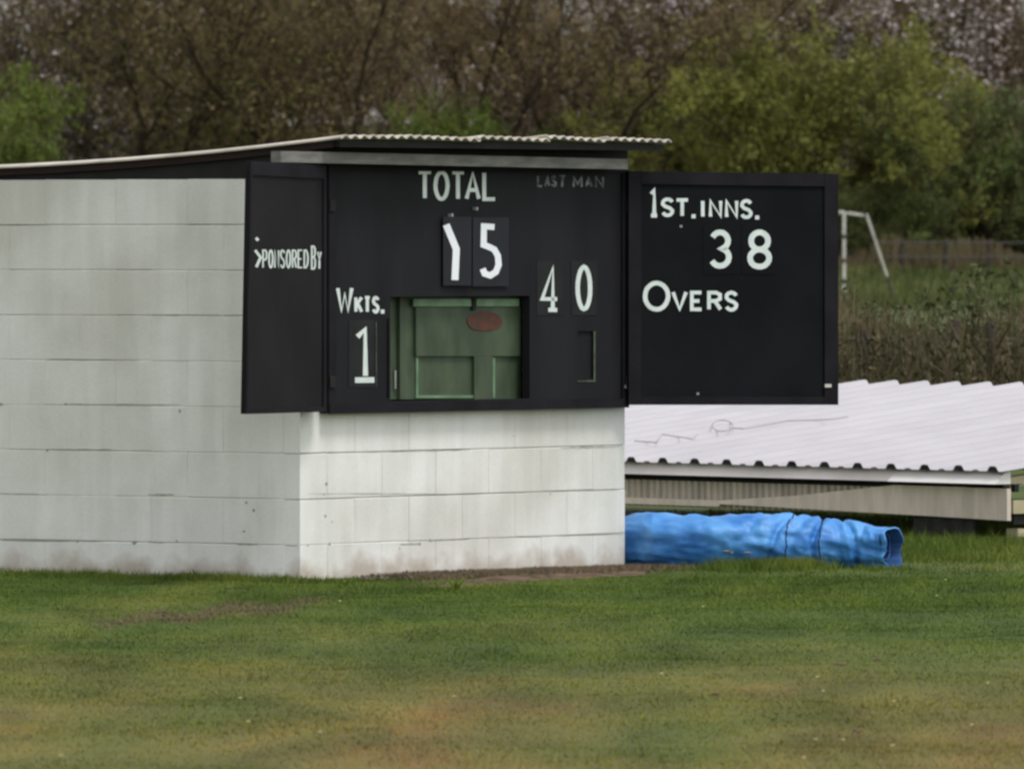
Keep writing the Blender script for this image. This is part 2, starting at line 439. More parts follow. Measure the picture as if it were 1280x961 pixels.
def lay_wall(wall, start, ang, length, z0, courses, mat, ox, top=None, inv=False):
    """start: world point of the run's left end; runs along angle ang"""
    rr = random.Random(5 if inv else 3)
    dr = Vector((math.cos(ang), math.sin(ang), 0))
    for c in range(courses):
        zb = z0 + c * BH
        H = BH - rr.choice((0.0005, 0.0015, 0.003))
        if top is not None and zb + H > top: H = top - zb
        if H < 0.03: continue
        x = 0.0
        offs = 0.225 if (c + ox) % 2 else 0.0
        a, b = (0.0, length)
        if inv:   # run ends at the corner: alternate the last 0.1
            b = length - 0.1
        else:
            a = 0.0
        x = a
        first = True
        while x < b - 0.02:
            L = 0.45 if not (first and offs) else 0.225
            
            first = False
            if x + L > b - 0.06: L = b - x
            g = rr.choice((0.0004, 0.0004, 0.0012))
            me = block_mesh(round(L - g, 3), round(H, 4), rr.randint(0, 3), mat)
            o = bpy.data.objects.new("block", me)
            COL.objects.link(o)
            o.parent = wall
            p = start + dr * (x + g / 2) - ORG[wall]
            o.location = (p.x, p.y, zb)
            o.rotation_euler = (0, 0, ang + rr.uniform(-.002, .002))
            x += L

# mortar cores (the walls themselves)
FP = Plane(C, d)                 # front face plane
SP = Plane(C, n)                 # side face plane: d=n, its normal = -d
mb = MB()
u1 = FRONT_L
mb.prism([FP.at(0.012, -0.1, -0.012), FP.at(u1 - .006, -0.1, -0.012), FP.at(u1 - .006, -0.1, -0.095), FP.at(0.012, -0.1, -0.095)],
         [FP.at(0.012, 0.80, -0.012), FP.at(u1 - .006, 0.80, -0.012), FP.at(u1 - .006, 0.80, -0.095), FP.at(0.012, 0.80, -0.095)])
wf = mb.build("front_wall", m_mortar, hut)
lay_wall(wf, Vector((C.x, C.y, 0)), A, FRONT_L, 0.181 - BH, 5, m_front, 1, top=0.86)
mb = MB()
def slab(u0, u1_, v0, v1, z0, z1):
    mb.prism([FP.at(u0, z0, v0), FP.at(u1_, z0, v0), FP.at(u1_, z0, v1), FP.at(u0, z0, v1)],
             [FP.at(u0, z1, v0), FP.at(u1_, z1, v0), FP.at(u1_, z1, v1), FP.at(u0, z1, v1)])
slab(0.007, 0.10, -0.097, -SIDE_L, -0.1, 1.975)
ws = mb.build("side_wall", m_mortar, hut)
ws['label'] = "shaded grey-looking side wall of the hut"
lay_wall(ws, C - n * SIDE_L, A - math.pi / 2, SIDE_L, 0.181 - BH, 9, m_side, 0, inv=True)
mb = MB(); slab(u1 - 0.10, u1, -0.1, -SIDE_L, -0.1, 1.975); mb.build("side_wall", m_side, hut)
mb = MB(); slab(0.10, u1 - 0.1, -SIDE_L + 0.1, -SIDE_L, -0.1, 1.975); mb.build("back_wall", m_side, hut)
mb = MB(); slab(0.101, 0.22, -0.095, -0.01, 0.862, 2.03); mb.build("timber_post", m_dark, hut)
mb = MB(); slab(u1 - 0.12, u1 - 0.002, -0.095, -0.01, 0.862, 2.03); mb.build("timber_post", m_dark, hut)

# pits knocked out of the paint
def chip(px, py, r, plane, parent, mat):
    h = plane.hit(px, py, 0.0005)
    u, z = (h - plane.p).dot(plane.d), h.z
    k = 7
    ring = []
    for i in range(k):
        t = 2 * math.pi * i / k
        q = r * random.uniform(.6, 1.2)
        ring.append((u + math.cos(t) * q, z + math.sin(t) * q * .9))
    mb = MB()
    mb.prism([plane.at(a, b, 0.0012) for a, b in ring], [plane.at(a, b, -0.006) for a, b in ring])
    mb.build("chip", mat, parent)
for x, y, r in ((408, 605, .010), (405, 618, .006), (407, 645, .009), (415, 652, .006), (412, 680, .010), (385, 682, .005), (454, 720, .012), (525, 679, .010), (538, 675, .008), (688, 617, .006), (642, 545, .004), (500, 685, .005)):
    chip(x, y, r, FP, wf, m_crack)
for x, y, r in ((225, 514, .010), (317, 638, .010), (308, 628, .008), (305, 664, .008), (168, 678, .013), (221, 676, .008), (59, 563, .008), (82, 505, .007), (1, 505, .014), (97, 677, .008), (262, 720, .012)):
    chip(x, y, r, SP, ws, m_crack)
# open joints where the pointing has dropped out
def crack(x0, y0, x1, y1, plane, parent, w=1.6):
    k = 14
    top, bot = [], []
    for i in range(k + 1):
        t = i / k
        ww = w * (0.25 + 0.75 * math.sin(math.pi * min(1, max(0, t))) ** .4) * random.uniform(.5, 1.1) * .5
        x, y = x0 + (x1 - x0) * t, y0 + (y1 - y0) * t + random.uniform(-.3, .3)
        top.append((x, y - ww)); bot.append((x, y + ww))
    pl = top + bot[::-1]
    mb = MB()
    N2 = len(top)
    f = [plane.hit(a, b, 0.001) for a, b in top] + [plane.hit(a, b, 0.001) for a, b in bot]
    g = [plane.hit(a, b, -0.006) for a, b in top] + [plane.hit(a, b, -0.006) for a, b in bot]
    mb.add(f + g, [(i, i + 1, N2 + i + 1, N2 + i) for i in range(N2 - 1)] + [(2 * N2 + i, 3 * N2 + i, 3 * N2 + i + 1, 2 * N2 + i + 1) for i in range(N2 - 1)])
    mb.build("open_joint", m_crack, parent, fix=False)
for q in ((0, 675, 128, 676, 2.6), (185, 677, 205, 678, 2.4), (295, 680, 322, 680, 2.0), (178, 394, 276, 394, 1.5), (60, 449, 175, 450, 1.3), (185, 618, 218, 618, 1.8),
          (60, 561.5, 140, 562, 1.4), (82, 505, 225, 506, 1.4), (0, 281, 60, 281, .9), (230, 280.5, 300, 281, .8), (0, 617, 60, 618, 1.0), (355, 681, 372, 682, 1.3)):
    crack(*q[:4], SP, ws, q[4])
for q in ((500, 680, 527, 679, 1.8), (536, 676, 590, 673, 1.5), (605, 672, 780, 667, 1.6), (385, 617, 560, 617, 1.2), (630, 616, 775, 612, 1.0), (455, 565, 588, 562, 1.1), (700, 560, 775, 558, 1.2)):
    crack(*q[:4], FP, wf, q[4])

# ------------------------------------------------------------------ roof of the hut
def roofz(s):
    t = s + 0.27
    if t <= 2.5: return 2.186 - 0.1 * t + 0.0165 * t * t
    return 2.186 - 0.25 + 0.0165 * 6.25 - 0.018 * (t - 2.5)
roof = None
PITCH = 0.0762
sheets = [(-0.03, 0.55, 0.0, 0.004), (0.52, 1.14, 0.006, -0.006), (1.11, 1.73, 0.008, -0.004), (1.70, 2.25, 0.014, -0.004), (2.22, 2.80, 0.008, -0.002)]
roof_e = MB()
# purlins form the roof part; sheets are its pieces
for s in (-0.20, 0.9, 2.0, 3.1, 4.1):
    z = roofz(s) - 0.014
    roof_e.prism([FP.at(0.02, z - .03, -s - .03), FP.at(2.78, z - .03, -s - .03), FP.at(2.78, z - .03, -s + .03), FP.at(0.02, z - .03, -s + .03)],
                 [FP.at(0.02, z, -s - .03), FP.at(2.78, z, -s - .03), FP.at(2.78, z, -s + .03), FP.at(0.02, z, -s + .03)])
roof = roof_e.build("roof", m_dark, hut)
for (a, b, dz0, dz1) in sheets:
    us = []
    u = a
    while u <= b + 1e-6: us.append(u); u += PITCH / 8
    ssl = [-0.27, -0.1, .2, .5, .8, 1.1, 1.4, 1.7, 2.0, 2.5, 3.2, 4.4]
    vt, vb = [], []
    for s in ssl:
        for u in us:
            tt = (u - a) / (b - a)
            z = roofz(s) + 0.0075 * math.sin(2 * math.pi * u / PITCH) + dz0 + (dz1 - dz0) * tt
            vt.append(FP.at(u, z + .0035, -s)); vb.append(FP.at(u, z - .0035, -s))
    k = len(us); m_ = len(ssl)
    fs = []
    N1 = k * m_
    for j in range(m_ - 1):
        for i in range(k - 1):
            p = j * k + i
            fs.append((p, p + 1, p + k + 1, p + k)); fs.append((N1 + p, N1 + p + k, N1 + p + k + 1, N1 + p + 1))
    for i in range(k - 1):
        fs.append((i, N1 + i, N1 + i + 1, i + 1)); p = (m_ - 1) * k + i; fs.append((p, p + 1, N1 + p + 1, N1 + p))
    for j in range(m_ - 1):
        p = j * k; fs.append((p, p + k, N1 + p + k, N1 + p)); p = j * k + k - 1; fs.append((p, N1 + p, N1 + p + k, p + k))
    mesh("roof_sheet", vt + vb, fs, m_roof, roof)

# gable infill above the side wall
mb = MB()
pts = []
sl = [0.0, .4, .8, 1.2, 1.6, 2.0, 2.5, 3.2, 4.28]
o1 = [FP.at(0.022, 1.977, -s) for s in sl] + [FP.at(0.022, roofz(s) - .02, -s) for s in reversed(sl)]
o2 = [p + d * 0.04 for p in o1]
mb.prism(o1, o2)
mb.build("gable_board", m_dark, hut)
mb = MB()
o1 = [FP.at(-0.004, roofz(s) - .045, -s) for s in [-.2] + sl] + [FP.at(-0.004, roofz(s) - .012, -s) for s in reversed([-.2] + sl)]
mb.prism(o1, [p + d * 0.02 for p in o1])
mb.build("verge_board", m_darkred, hut)

# ------------------------------------------------------------------ the scoreboard
BP = Plane(C + n * 0.05, d)
def quad_prism(pl, pxs, off0, off1, mbx=None):
    m1 = mbx or MB()
    f = [pl.hit(x, y, off1) for x, y in pxs]
    # keep the sides square to the board
    b = [p + pl.n * (off0 - off1) for p in f]
    m1.prism(f, b)
    return m1

def plate_holes(pl, outline, holes, off, thick):
    """rectangular plate in u,z with rectangular holes (all given in photo pixels on this plane)"""
    def r(b):
        u0, z1 = pl.uz(b[0], b[1], off); u1_, z0 = pl.uz(b[2], b[3], off)
        return u0, z0, u1_, z1
    O = outline
    H = [r(h) for h in holes]
    us = sorted({O[0], O[2]} | {h[0] for h in H} | {h[2] for h in H}); zs = sorted({O[1], O[3]} | {h[1] for h in H} | {h[3] for h in H})
    def inh(i, j):
        if i < 0 or j < 0 or i >= len(us) - 1 or j >= len(zs) - 1: return True
        cu, cz = (us[i] + us[i + 1]) / 2, (zs[j] + zs[j + 1]) / 2
        return any(h[0] < cu < h[2] and h[1] < cz < h[3] for h in H)
    m1 = MB()
    for i in range(len(us) - 1):
        for j in range(len(zs) - 1):
            if inh(i, j): continue
            a = [(us[i], zs[j]), (us[i + 1], zs[j]), (us[i + 1], zs[j + 1]), (us[i], zs[j + 1])]
            f = [pl.at(u, z, off) for u, z in a]; b = [pl.at(u, z, off - thick) for u, z in a]
            m1.add(f, [(0, 1, 2, 3)]); m1.add(b, [(3, 2, 1, 0)])
            for e, (di, dj) in enumerate(((0, -1), (1, 0), (0, 1), (-1, 0))):
                if inh(i + di, j + dj):
                    g = (e + 1) % 4
                    m1.add([f[e], b[e], b[g], f[g]], [(0, 1, 2, 3)])
    return m1

uL = BP.uz(409, 400)[0]; uR = BP.uz(783, 400)[0]
zB, zT = 0.826, 2.062
pm = plate_holes(BP, (uL, zB, uR, zT), [(488, 371, 662, 498), (722, 414, 743, 474)], 0.0, 0.045)
board = pm.build("scoreboard", m_board, hut, fix=False)
board['label'] = "black centre scoreboard with white lettering and a green door behind its opening"
# frame strips on the board
def rail(pl, a, b, c, e, off0, off1, name, mat, parent):
    mb_ = MB()
    q = [(a, c), (b, c), (b, e), (a, e)]
    mb_.prism([pl.at(u, z, off1) for u, z in q], [pl.at(u, z, off0) for u, z in q])
    return mb_.build(name, mat, parent)
rail(BP, uL, uR, zB - .002, zB + .045, 0.001, 0.018, "bottom_rail", m_frame, board)
rail(BP, uL - .002, uL + .055, zB + .0455, zT - .04, 0.001, 0.014, "stile", m_frame, board)
rail(BP, uR - .05, uR, zB + .0455, zT - .04, 0.001, 0.014, "stile", m_frame, board)
rail(BP, uL, uR, zT - .0395, zT, 0.001, 0.012, "top_rail", m_frame, board)
# trim round the number slots
def strip(pl, x0, y0, x1, y1, off1, name, mat, parent, off0=0.001):
    u0, za = pl.uz(x0, y0); u1_, zb = pl.uz(x1, y1)
    return rail(pl, min(u0, u1_), max(u0, u1_), min(za, zb), max(za, zb), off0, off1, name, mat, parent)
m_trim = M("worn_green_trim", (0.035, 0.045, 0.033), (0.09, 0.105, 0.075), 20, rough=0.7)
strip(BP, 741.5, 414, 743.5, 475, .004, "slot_trim", m_trim, board)
strip(BP, 721, 475.3, 743.5, 477.3, .004, "slot_trim", m_trim, board)
strip(BP, 469, 402, 470.2, 484, .004, "slot_trim", m_trim, board)
strip(BP, 484, 398, 486, 497, .010, "slot_trim", m_frame, board)
strip(BP, 718, 410, 747, 480, -.012, "slot_backing", m_board, board, -.03)

# green door standing behind the opening
DP = Plane(C + n * -0.012, d)
def dq(x0, y0, x1, y1, o0, o1, name, mat, parent):
    q = [(x0, y0), (x1, y0), (x1, y1), (x0, y1)]
    return quad_prism(DP, q, o0, o1).build(name, mat, parent)
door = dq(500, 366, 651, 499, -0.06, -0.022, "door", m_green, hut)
door['label'] = "green panelled door seen through the opening"
dq(470, 371, 519, 499, -0.0595, -0.045, "door_stile", m_green, door)
dq(520.2, 384, 651, 445, -0.0215, -0.004, "door_rail", m_green, door)
dq(593, 445.2, 616, 499, -0.0215, -0.004, "door_muntin", m_green, door)
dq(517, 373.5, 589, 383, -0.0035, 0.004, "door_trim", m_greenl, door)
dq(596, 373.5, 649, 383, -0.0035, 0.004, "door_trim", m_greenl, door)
dq(520.2, 494, 592.8, 497.5, -0.0215, -0.010, "pale_panel_edge", m_greenl, door)
dq(616.2, 447, 619, 497, -0.0215, -0.012, "pale_panel_edge", m_greenl, door)  # lit panel edge, painted as a lighter green strip
dq(520.4, 447, 523, 493.8, -0.0215, -0.014, "pale_panel_edge", m_greenl, door)
dq(493.5, 463, 495.5, 486, -0.040, -0.035, "hinge", m_metal, door)
dq(505, 424, 507, 432, -0.040, -0.03, "door_handle", m_metal, door)
dq(591, 372, 595, 388, -0.0035, 0.010, "latch", m_dark, door)
ov = [(606 + (22 + .6 * math.sin(t * .5)) * math.cos(t * math.pi / 24), 402 + (12 + .6 * math.sin(t * .37)) * math.sin(t * math.pi / 24)) for t in range(48)]
quad_prism(DP, ov, -0.0035, 0.0).build("oval_sign", m_red, door)

# fascia beam and dark infill under the roof
BMP = Plane(C + n * 0.16, d)
u0, z_ = BMP.uz(351, 195); u1b, _ = BMP.uz(785, 205)
zt0, zb0 = BMP.uz(351, 189)[1], BMP.uz(351, 203)[1]
zt1, zb1 = BMP.uz(785, 199)[1], BMP.uz(785, 212)[1]
f = [BMP.at(u0, zb0), BMP.at(u1b, zb1), BMP.at(u1b, zt1), BMP.at(u0, zt0)]
mb = MB(); mb.prism(f, [p - n * 0.06 for p in f]); mb.build("fascia_beam", m_beam, hut)
mb = MB(); slab(0.0, 2.74, 0.0, 0.03, 2.064, 2.15); mb.build("eaves_board", m_dark, hut)

# ------------------------------------------------------------------ shutters
def lerp2(Q, a, b):
    (x0, y0), (x1, y1), (x2, y2), (x3, y3) = Q
    return ((1 - b) * ((1 - a) * x0 + a * x1) + b * ((1 - a) * x3 + a * x2), (1 - b) * ((1 - a) * y0 + a * y1) + b * ((1 - a) * y3 + a * y2))
def shutter(pl, Q, fr, mat, label, bev):
    """Q: tl,tr,br,bl pixels; fr: frame widths as fractions l,t,r,b"""
    P = lambda a, b: lerp2(Q, a, b)
    l, t, r, b = fr
    sh = quad_prism(pl, [P(0.001, .001), P(.999, .001), P(.999, .999), P(.001, .999)], -0.03, 0.0).build("shutter", mat, hut)
    sh['label'] = label
    e = .0015
    for nm, a0, b0, a1, b1 in (("stile", 0, 0, l, 1), ("stile", 1 - r, 0, 1, 1), ("top_rail", l + e, 0, 1 - r - e, t), ("bottom_rail", l + e, 1 - b, 1 - r - e, 1)):
        quad_prism(pl, [P(a0, b0), P(a1, b0), P(a1, b1), P(a0, b1)], 0.0005, bev).build(nm, m_frame, sh)
    return sh
HR = BP.hit(785, 360, 0.03)
ar = math.radians(31)
RP = Plane(HR, (math.cos(ar), math.sin(ar), 0))
shr = shutter(RP, [(786, 214), (1048, 217.5), (1048, 506), (786, 506)], (.06, .055, .065, .035), m_shut, "right shutter swung open towards the pitch cover, darker black", 0.012)
HL = BP.hit(409, 360, 0.03)
al = math.radians(71)
LP = Plane(HL, (math.cos(al), math.sin(al), 0))
shl = shutter(LP, [(314, 201.5), (408, 207), (408, 514.5), (308, 517.5)], (.02, .055, .03, .02), m_shutl, "narrow looking left shutter swung open, with sponsor lettering", 0.010)
for (pl, x, y, par) in ((BP, 411, 250, board), (BP, 411, 470, board), (BP, 781, 250, board), (BP, 781, 470, board)):
    strip(pl, x - 3, y, x + 4, y + 14, 0.024, "hinge", m_dark, par, 0.0185)

# ------------------------------------------------------------------ lettering
def arc(cx, cy, rx, ry, a0, a1, k=12):
    return [(cx + rx * math.cos(math.radians(a0 + (a1 - a0) * i / k)), cy - ry * math.sin(math.radians(a0 + (a1 - a0) * i / k))) for i in range(k + 1)]
G = {
 'T': [[(0, 0), (1, 0)], [(.5, .03), (.5, 1)]],
 'O': [('loop', arc(.5, .5, .5, .5, 90, 450 - 18, 19))],
 'A': [[(0, 1), (.5, 0), (1, 1)], [(.2, .66), (.8, .66)]],
 'L': [[(0, 0), (0, 1), (1, 1)]],
 'W': [[(0, 0), (.27, 1), (.5, .25), (.73, 1), (1, 0)]],
 'K': [[(0, 0), (0, 1)], [(1, 0), (.05, .55)], [(.3, .42), (1, 1)]],
 'S': [arc(.5, .26, .48, .26, 20, 190, 10) + [(.25, .44), (.75, .56)] + arc(.5, .74, .48, .26, 10, -160, 10)],
 'I': [[(.5, 0), (.5, 1)]],
 'N': [[(0, 1), (0, 0), (1, 1), (1, 0)]],
 'M': [[(0, 1), (0, 0), (.5, .7), (1, 0), (1, 1)]],
 'V': [[(0, 0), (.5, 1), (1, 0)]],
 'E': [[(1, 0), (0, 0), (0, 1), (1, 1)], [(0.05, .5), (.8, .5)]],
 'R': [[(0, 1), (0, 0), (.6, 0), (.95, .12), (.95, .38), (.6, .5), (.05, .5)], [(.5, .5), (1, 1)]],
 'P': [[(0, 1), (0, 0), (.6, 0), (.95, .12), (.95, .42), (.6, .55), (.05, .55)]],
 'D': [('loop', [(0, 0), (.5, 0), (.9, .2), (1, .5), (.9, .8), (.5, 1), (0, 1)])],
 'B': [('loop', [(0, 0), (.6, 0), (.92, .12), (.92, .36), (.6, .48), (1, .62), (1, .88), (.6, 1), (0, 1)]), [(.05, .48), (.55, .48)]],
 'Y': [[(0, 0), (.5, .5), (1, 0)], [(.5, .5), (.5, 1)]],
 '.': [[(.0, .5), (1, .5)]],
 '1': [[(.1, .16), (.55, 0), (.55, .98)], [(.05, 1), (1.0, 1)]],
 '3': [arc(.48, .25, .46, .25, 155, -60, 10) + [(.52, .49)] + arc(.48, .74, .5, .26, 60, -155, 10)],
 '8': [('loop', arc(.5, .25, .44, .25, 270, 270 + 340, 16)), ('loop', arc(.5, .75, .5, .25, 90, 90 + 340, 16))],
 '0': [('loop', arc(.5, .5, .5, .5, 90, 450 - 18, 19))],
 '4': [[(.72, 1), (.72, 0.0), (0, .74), (1, .74)], [(.42, 1), (1.0, 1)]],
}
def outline(pts, w, closed):
    k = len(pts); L_, R_ = [], []
    for i in range(k):
        p = Vector(pts[i])
        a = Vector(pts[i - 1]) if (i > 0 or closed) else None
        b = Vector(pts[(i + 1) % k]) if (i < k - 1 or closed) else None
        d1 = (p - a).normalized() if a is not None else None
        d2 = (b - p).normalized() if b is not None else None
        if d1 is None: d1 = d2
        if d2 is None: d2 = d1
        t = d1 + d2
        if t.length < 1e-4: t = d1.copy()
        t.normalize()
        nn = Vector((-t.y, t.x))
        c = max(.72, nn.dot(Vector((-d1.y, d1.x))))
        q = nn * (w / 2 / c)
        L_.append(p + q); R_.append(p - q)
    return L_, R_
def strokes(pl, name, items, mat, parent, base, h=0.0012, wob=0.25):
    """items: list of (points px, width px, closed)"""
    mb_ = MB()
    for q, (pts, w, cl) in enumerate(items):
        pts = [(x + random.uniform(-wob, wob) * .5, y + random.uniform(-wob, wob) * .5) for x, y in pts]
        Lf, Rt = outline(pts, w, cl)
        o1 = base + h + q * 0.00025
        k = len(pts)
        f = [pl.hit(p.x, p.y, o1) for p in Lf] + [pl.hit(p.x, p.y, o1) for p in Rt]
        b = [p - pl.n * (o1 - base) for p in f]
        mb_.v_off = len(mb_.v)
        fs = []
        rng = range(k if cl else k - 1)
        for i in rng:
            j = (i + 1) % k
            fs += [(i, j, k + j, k + i), (i, 2 * k + i, 2 * k + j, j), (k + i, k + j, 3 * k + j, 3 * k + i)]
        if not cl:
            fs += [(0, k, 3 * k, 2 * k), (k - 1, 3 * k - 1, 4 * k - 1, 2 * k - 1)]
        mb_.add(f + b, fs)
    return mb_.build(name, mat, parent)
def glyph(ch, x0, y0, x1, y1, w):
    out = []
    hw = w / 2
    X0, X1, Y0, Y1 = x0 + hw, x1 - hw, y0 + hw, y1 - hw
    if ch == '.': return [([(x0, (y0 + y1) / 2), (x1, (y0 + y1) / 2)], y1 - y0, False)]
    if X1 < X0: X0 = X1 = (x0 + x1) / 2
    for s in G[ch]:
        cl = isinstance(s, tuple)
        pts = s[1] if cl else s
        pts = [(X0 + (X1 - X0) * a, Y0 + (Y1 - Y0) * b) for a, b in pts]
        if not cl and ch in 'TIL1Y4':   # butt ends reach the box
            pass
        out.append((pts, w, cl))
    return out
def word(pl, items, w, parent, base, label, mat=m_text, wob=.25):
    for it in items:
        ch, x0, y0, x1, y1 = it[:5]
        ww = it[5] if len(it) > 5 else w
        o = strokes(pl, "letter" if ch.isalpha() else ("digit" if ch.isdigit() else "full_stop"), glyph(ch, x0, y0, x1, y1, ww), mat, parent, base, wob=(0 if ch == "." else wob))
B0 = 0.0005
word(BP, [('T', 521, 213, 541, 250), ('O', 542, 213, 562, 251.5), ('T', 563, 213.5, 582, 251), ('A', 581, 214, 601, 251), ('L', 603, 214, 621, 251.5)], 4.8, board, B0, "TOTAL")
word(BP, [('L', 671, 219, 679, 234), ('A', 680, 219, 688, 234), ('S', 689, 219, 696, 234), ('T', 698, 219, 708, 235),
          ('M', 716, 220, 729, 235), ('A', 731, 220, 741, 235), ('N', 744, 220, 755, 235)], 2.8, board, B0, "LAST MAN", m_fade, 1.2)
word(BP, [('W', 420, 358, 442, 391, 4.6), ('K', 443, 370, 454, 391.5), ('T', 454.5, 370, 464, 391.5), ('S', 465, 370, 474.5, 392), ('.', 476, 387, 480.5, 392, 4.2)], 3.8, board, B0, "WKTS.")
word(RP, [('1', 811, 235, 824, 272, 5.2), ('S', 826, 247, 843, 271.5), ('T', 843.5, 248, 862, 272), ('.', 864.5, 268, 869.5, 273, 5), ('I', 876, 249, 881, 273),
          ('N', 886, 249, 903, 273), ('N', 906, 249, 923, 273.5), ('S', 925, 249, 941, 274), ('.', 944, 269.5, 949, 274.5, 5)], 4.4, shr, B0, "1ST.INNS.")
word(RP, [('O', 803.5, 351, 838, 389.5, 5.6), ('V', 839, 363, 860, 389), ('E', 862.5, 363.5, 879, 389), ('R', 884, 363.5, 903, 389), ('S', 905.5, 363.5, 923, 389.5)], 4.6, shr, B0, "OVERS")
strokes(LP, "letter", [([(319, 313), (326, 322), (320.5, 334)], 3.2, False)], m_text, shl, B0)
strokes(LP, "letter", [([(320, 297.5), (323, 300.5)], 3.6, False)], m_text, shl, B0)
xx = 328.0
for ch in "PONSORED":
    word(LP, [(ch, xx, 312, xx + 6.6, 335.5)], 1.9, shl, B0, "SPONSORED"); xx += 7.35
word(LP, [('B', 388.8, 307, 395.2, 337), ('Y', 396.2, 314, 402.4, 337)], 2.1, shl, B0, "BY")
strip(RP, 1029, 480, 1037, 484, 0.018, "catch", m_goal, shr, 0.0125)
for x, y in ((851, 283), (872, 492), (789, 485)):
    strip(RP, x - 1.5, y - 1.5, x + 1.5, y + 1.5, 0.003, "screw", m_metal, shr, 0.0005)
for x, y in ((592, 261), (561, 269), (779, 483)):
    strip(BP, x - 1.3, y - 2, x + 1.3, y + 2, 0.022, "hook", m_metal, board, 0.0005)

# number plates hang on the boards ---------------------------------
def plate(pl, box, items, off, label, mat_p, mat_t, tilt=None, th=0.0015):
    x0, y0, x1, y1 = box
    org = pl.hit((x0 + x1) / 2, y1, off)
    q = [(x0, y0), (x1, y0), (x1, y1), (x0, y1)]
    mb_ = quad_prism(pl, q, off, off + th)
    e = empty("number_plate", org, label, "number plate", "metal number plates hung on the scoreboard")
    mb_.build("plate", mat_p, e)
    strokes(pl, "digit", items, mat_t, e, off + th + .0004, h=0.001, wob=.3)
    return e
plate(BP, (554, 271, 589.5, 357), [([(558, 281), (570.5, 311.5), (568.8, 350)], 8.6, False)], 0.014,
      "black number plate with bent white 1 hanging under TOTAL", m_plate, m_textb)
five = [(618, 284), (605, 283), (604.5, 306)] + [(611, 308.5), (618, 312), (622.5, 320), (623.5, 331), (620, 340), (613, 344.5), (606, 342), (603.5, 336)]
plate(BP, (591, 272, 636, 358), [(five, 7.6, False)], 0.012, "black number plate with bold white 5 hanging under TOTAL", m_plate, m_textb)
plate(BP, (436, 400, 468, 484), [([(447, 421), (456.5, 412), (457, 470)], 6.4, False), ([(444, 475), (468, 475)], 7, False)], 0.001,
      "black plate with narrow white 1 on a base line, below the wickets lettering", m_platem, m_text)
plate(BP, (671, 326, 704, 394), glyph('4', 675, 332, 699, 390, 5.2), 0.001, "black plate with thin white 4, left of the thin 0", m_platem, m_text)
plate(BP, (714, 326, 746, 394), glyph('0', 719.5, 331, 740.5, 389, 5.4), 0.001, "black plate with tall narrow white 0, right of the thin 4", m_platem, m_text)
plate(RP, (879, 281, 921, 343), glyph('3', 886, 287, 915, 336, 7), 0.0008, "black plate with wide white digit three, left of the pair below the innings lettering", m_shut, m_text)
plate(RP, (927, 281, 970, 343), glyph('8', 934, 287, 965, 337, 7), 0.0008, "black plate with wide white digit eight, right of the pair below the innings lettering", m_shut, m_text)

# ------------------------------------------------------------------ low roll-on pitch cover
K = ray(1258, 588, 61.1); KZ = K.z
e_ = Vector((-0.6, 0.8, 0)); w_ = Vector((0.8, 0.6, 0))
K0 = Vector((K.x, K.y, 0))
def kp(a, b, z): return K0 + e_ * a + w_ * b + Vector((0, 0, z))
cover = empty("pitch_cover", K0, "low wheeled pitch cover with bright white ribbed sheet roof beside the hut", "pitch cover")
SL = 0.117
def rz(b): return KZ + SL * b
prof = []   # rib profile over one 0.3 module: (a, h)
for k in range(3):
    c0 = k * 0.3 + 0.06
    prof += [(c0 - .052, 0), (c0 - .028, .027), (c0, .030), (c0 + .028, .027), (c0 + .052, 0), (c0 + .115, -.001), (c0 + .135, .007), (c0 + .165, .007), (c0 + .185, -.001)]
for sidx in range(11):
    a0 = sidx * 0.9 - (0.0)
    pr = [(a0 + a, h) for a, h in prof]
    pr = ([(a0 - 0.03, 0)] if sidx == 0 else []) + pr[(0 if sidx == 0 else 0):] + [(a0 + 0.9 + .06 - .0525, 0)]
    bs = [-0.05, 0.8, 1.7, 2.6, 3.36]
    vt, vb = [], []
    for b in bs:
        for a, h in pr:
            wv = 0.003 * noise.noise(Vector((a * 2.1, b * 2.0, 3)))
            vt.append(kp(a, b, rz(b) + h + .0015 + wv)); vb.append(kp(a, b, rz(b) + h - .0015 + wv))
    k = len(pr); m_ = len(bs); N1 = k * m_; fs = []
    for j in range(m_ - 1):
        for i in range(k - 1):
            p = j * k + i
            fs.append((p, p + 1, p + k + 1, p + k)); fs.append((N1 + p, N1 + p + k, N1 + p + k + 1, N1 + p + 1))
    for i in range(k - 1):
        fs.append((i, N1 + i, N1 + i + 1, i + 1)); p = (m_ - 1) * k + i; fs.append((p, p + 1, N1 + p + 1, N1 + p))
    mesh("roof_sheet", vt + vb, fs, m_white_sheet, cover)
def rib_shade(a):  # black wedge under each rib, painting the shade of its open end
    mb_ = MB(); f_ = [(a - .046, 0.0), (a + .046, 0.0), (a + .024, .026), (a - .024, .026)]
    mb_.prism([kp(x, -.046, rz(-.046) + z) for x, z in f_], [kp(x, .10, rz(.10) + z) for x, z in f_])
    mb_.build("rib_hollow_shade", m_tyre_and_shade, cover)
for kk in range(30): rib_shade(.06 + .3 * kk)
def kbox(a0, a1, b0, b1, z0, z1, name, mat, parent=cover, slope=False):
    mb_ = MB()
    q = [(a0, b0), (a1, b0), (a1, b1), (a0, b1)]
    mb_.prism([kp(a, b, z0 + (SL * b if slope else 0)) for a, b in q], [kp(a, b, z1 + (SL * b if slope else 0)) for a, b in q])
    return mb_.build(name, mat, parent)
def trim(a0, a1, lean, name, mat):
    mb_ = MB()
    q = [(-lean, KZ - .075), (0.0, KZ - .007), (0.03, KZ - .007), (0.03, KZ - .075)]
    mb_.prism([kp(a0, b, z) for b, z in q], [kp(a1, b, z) for b, z in q]); return mb_.build(name, mat, cover)
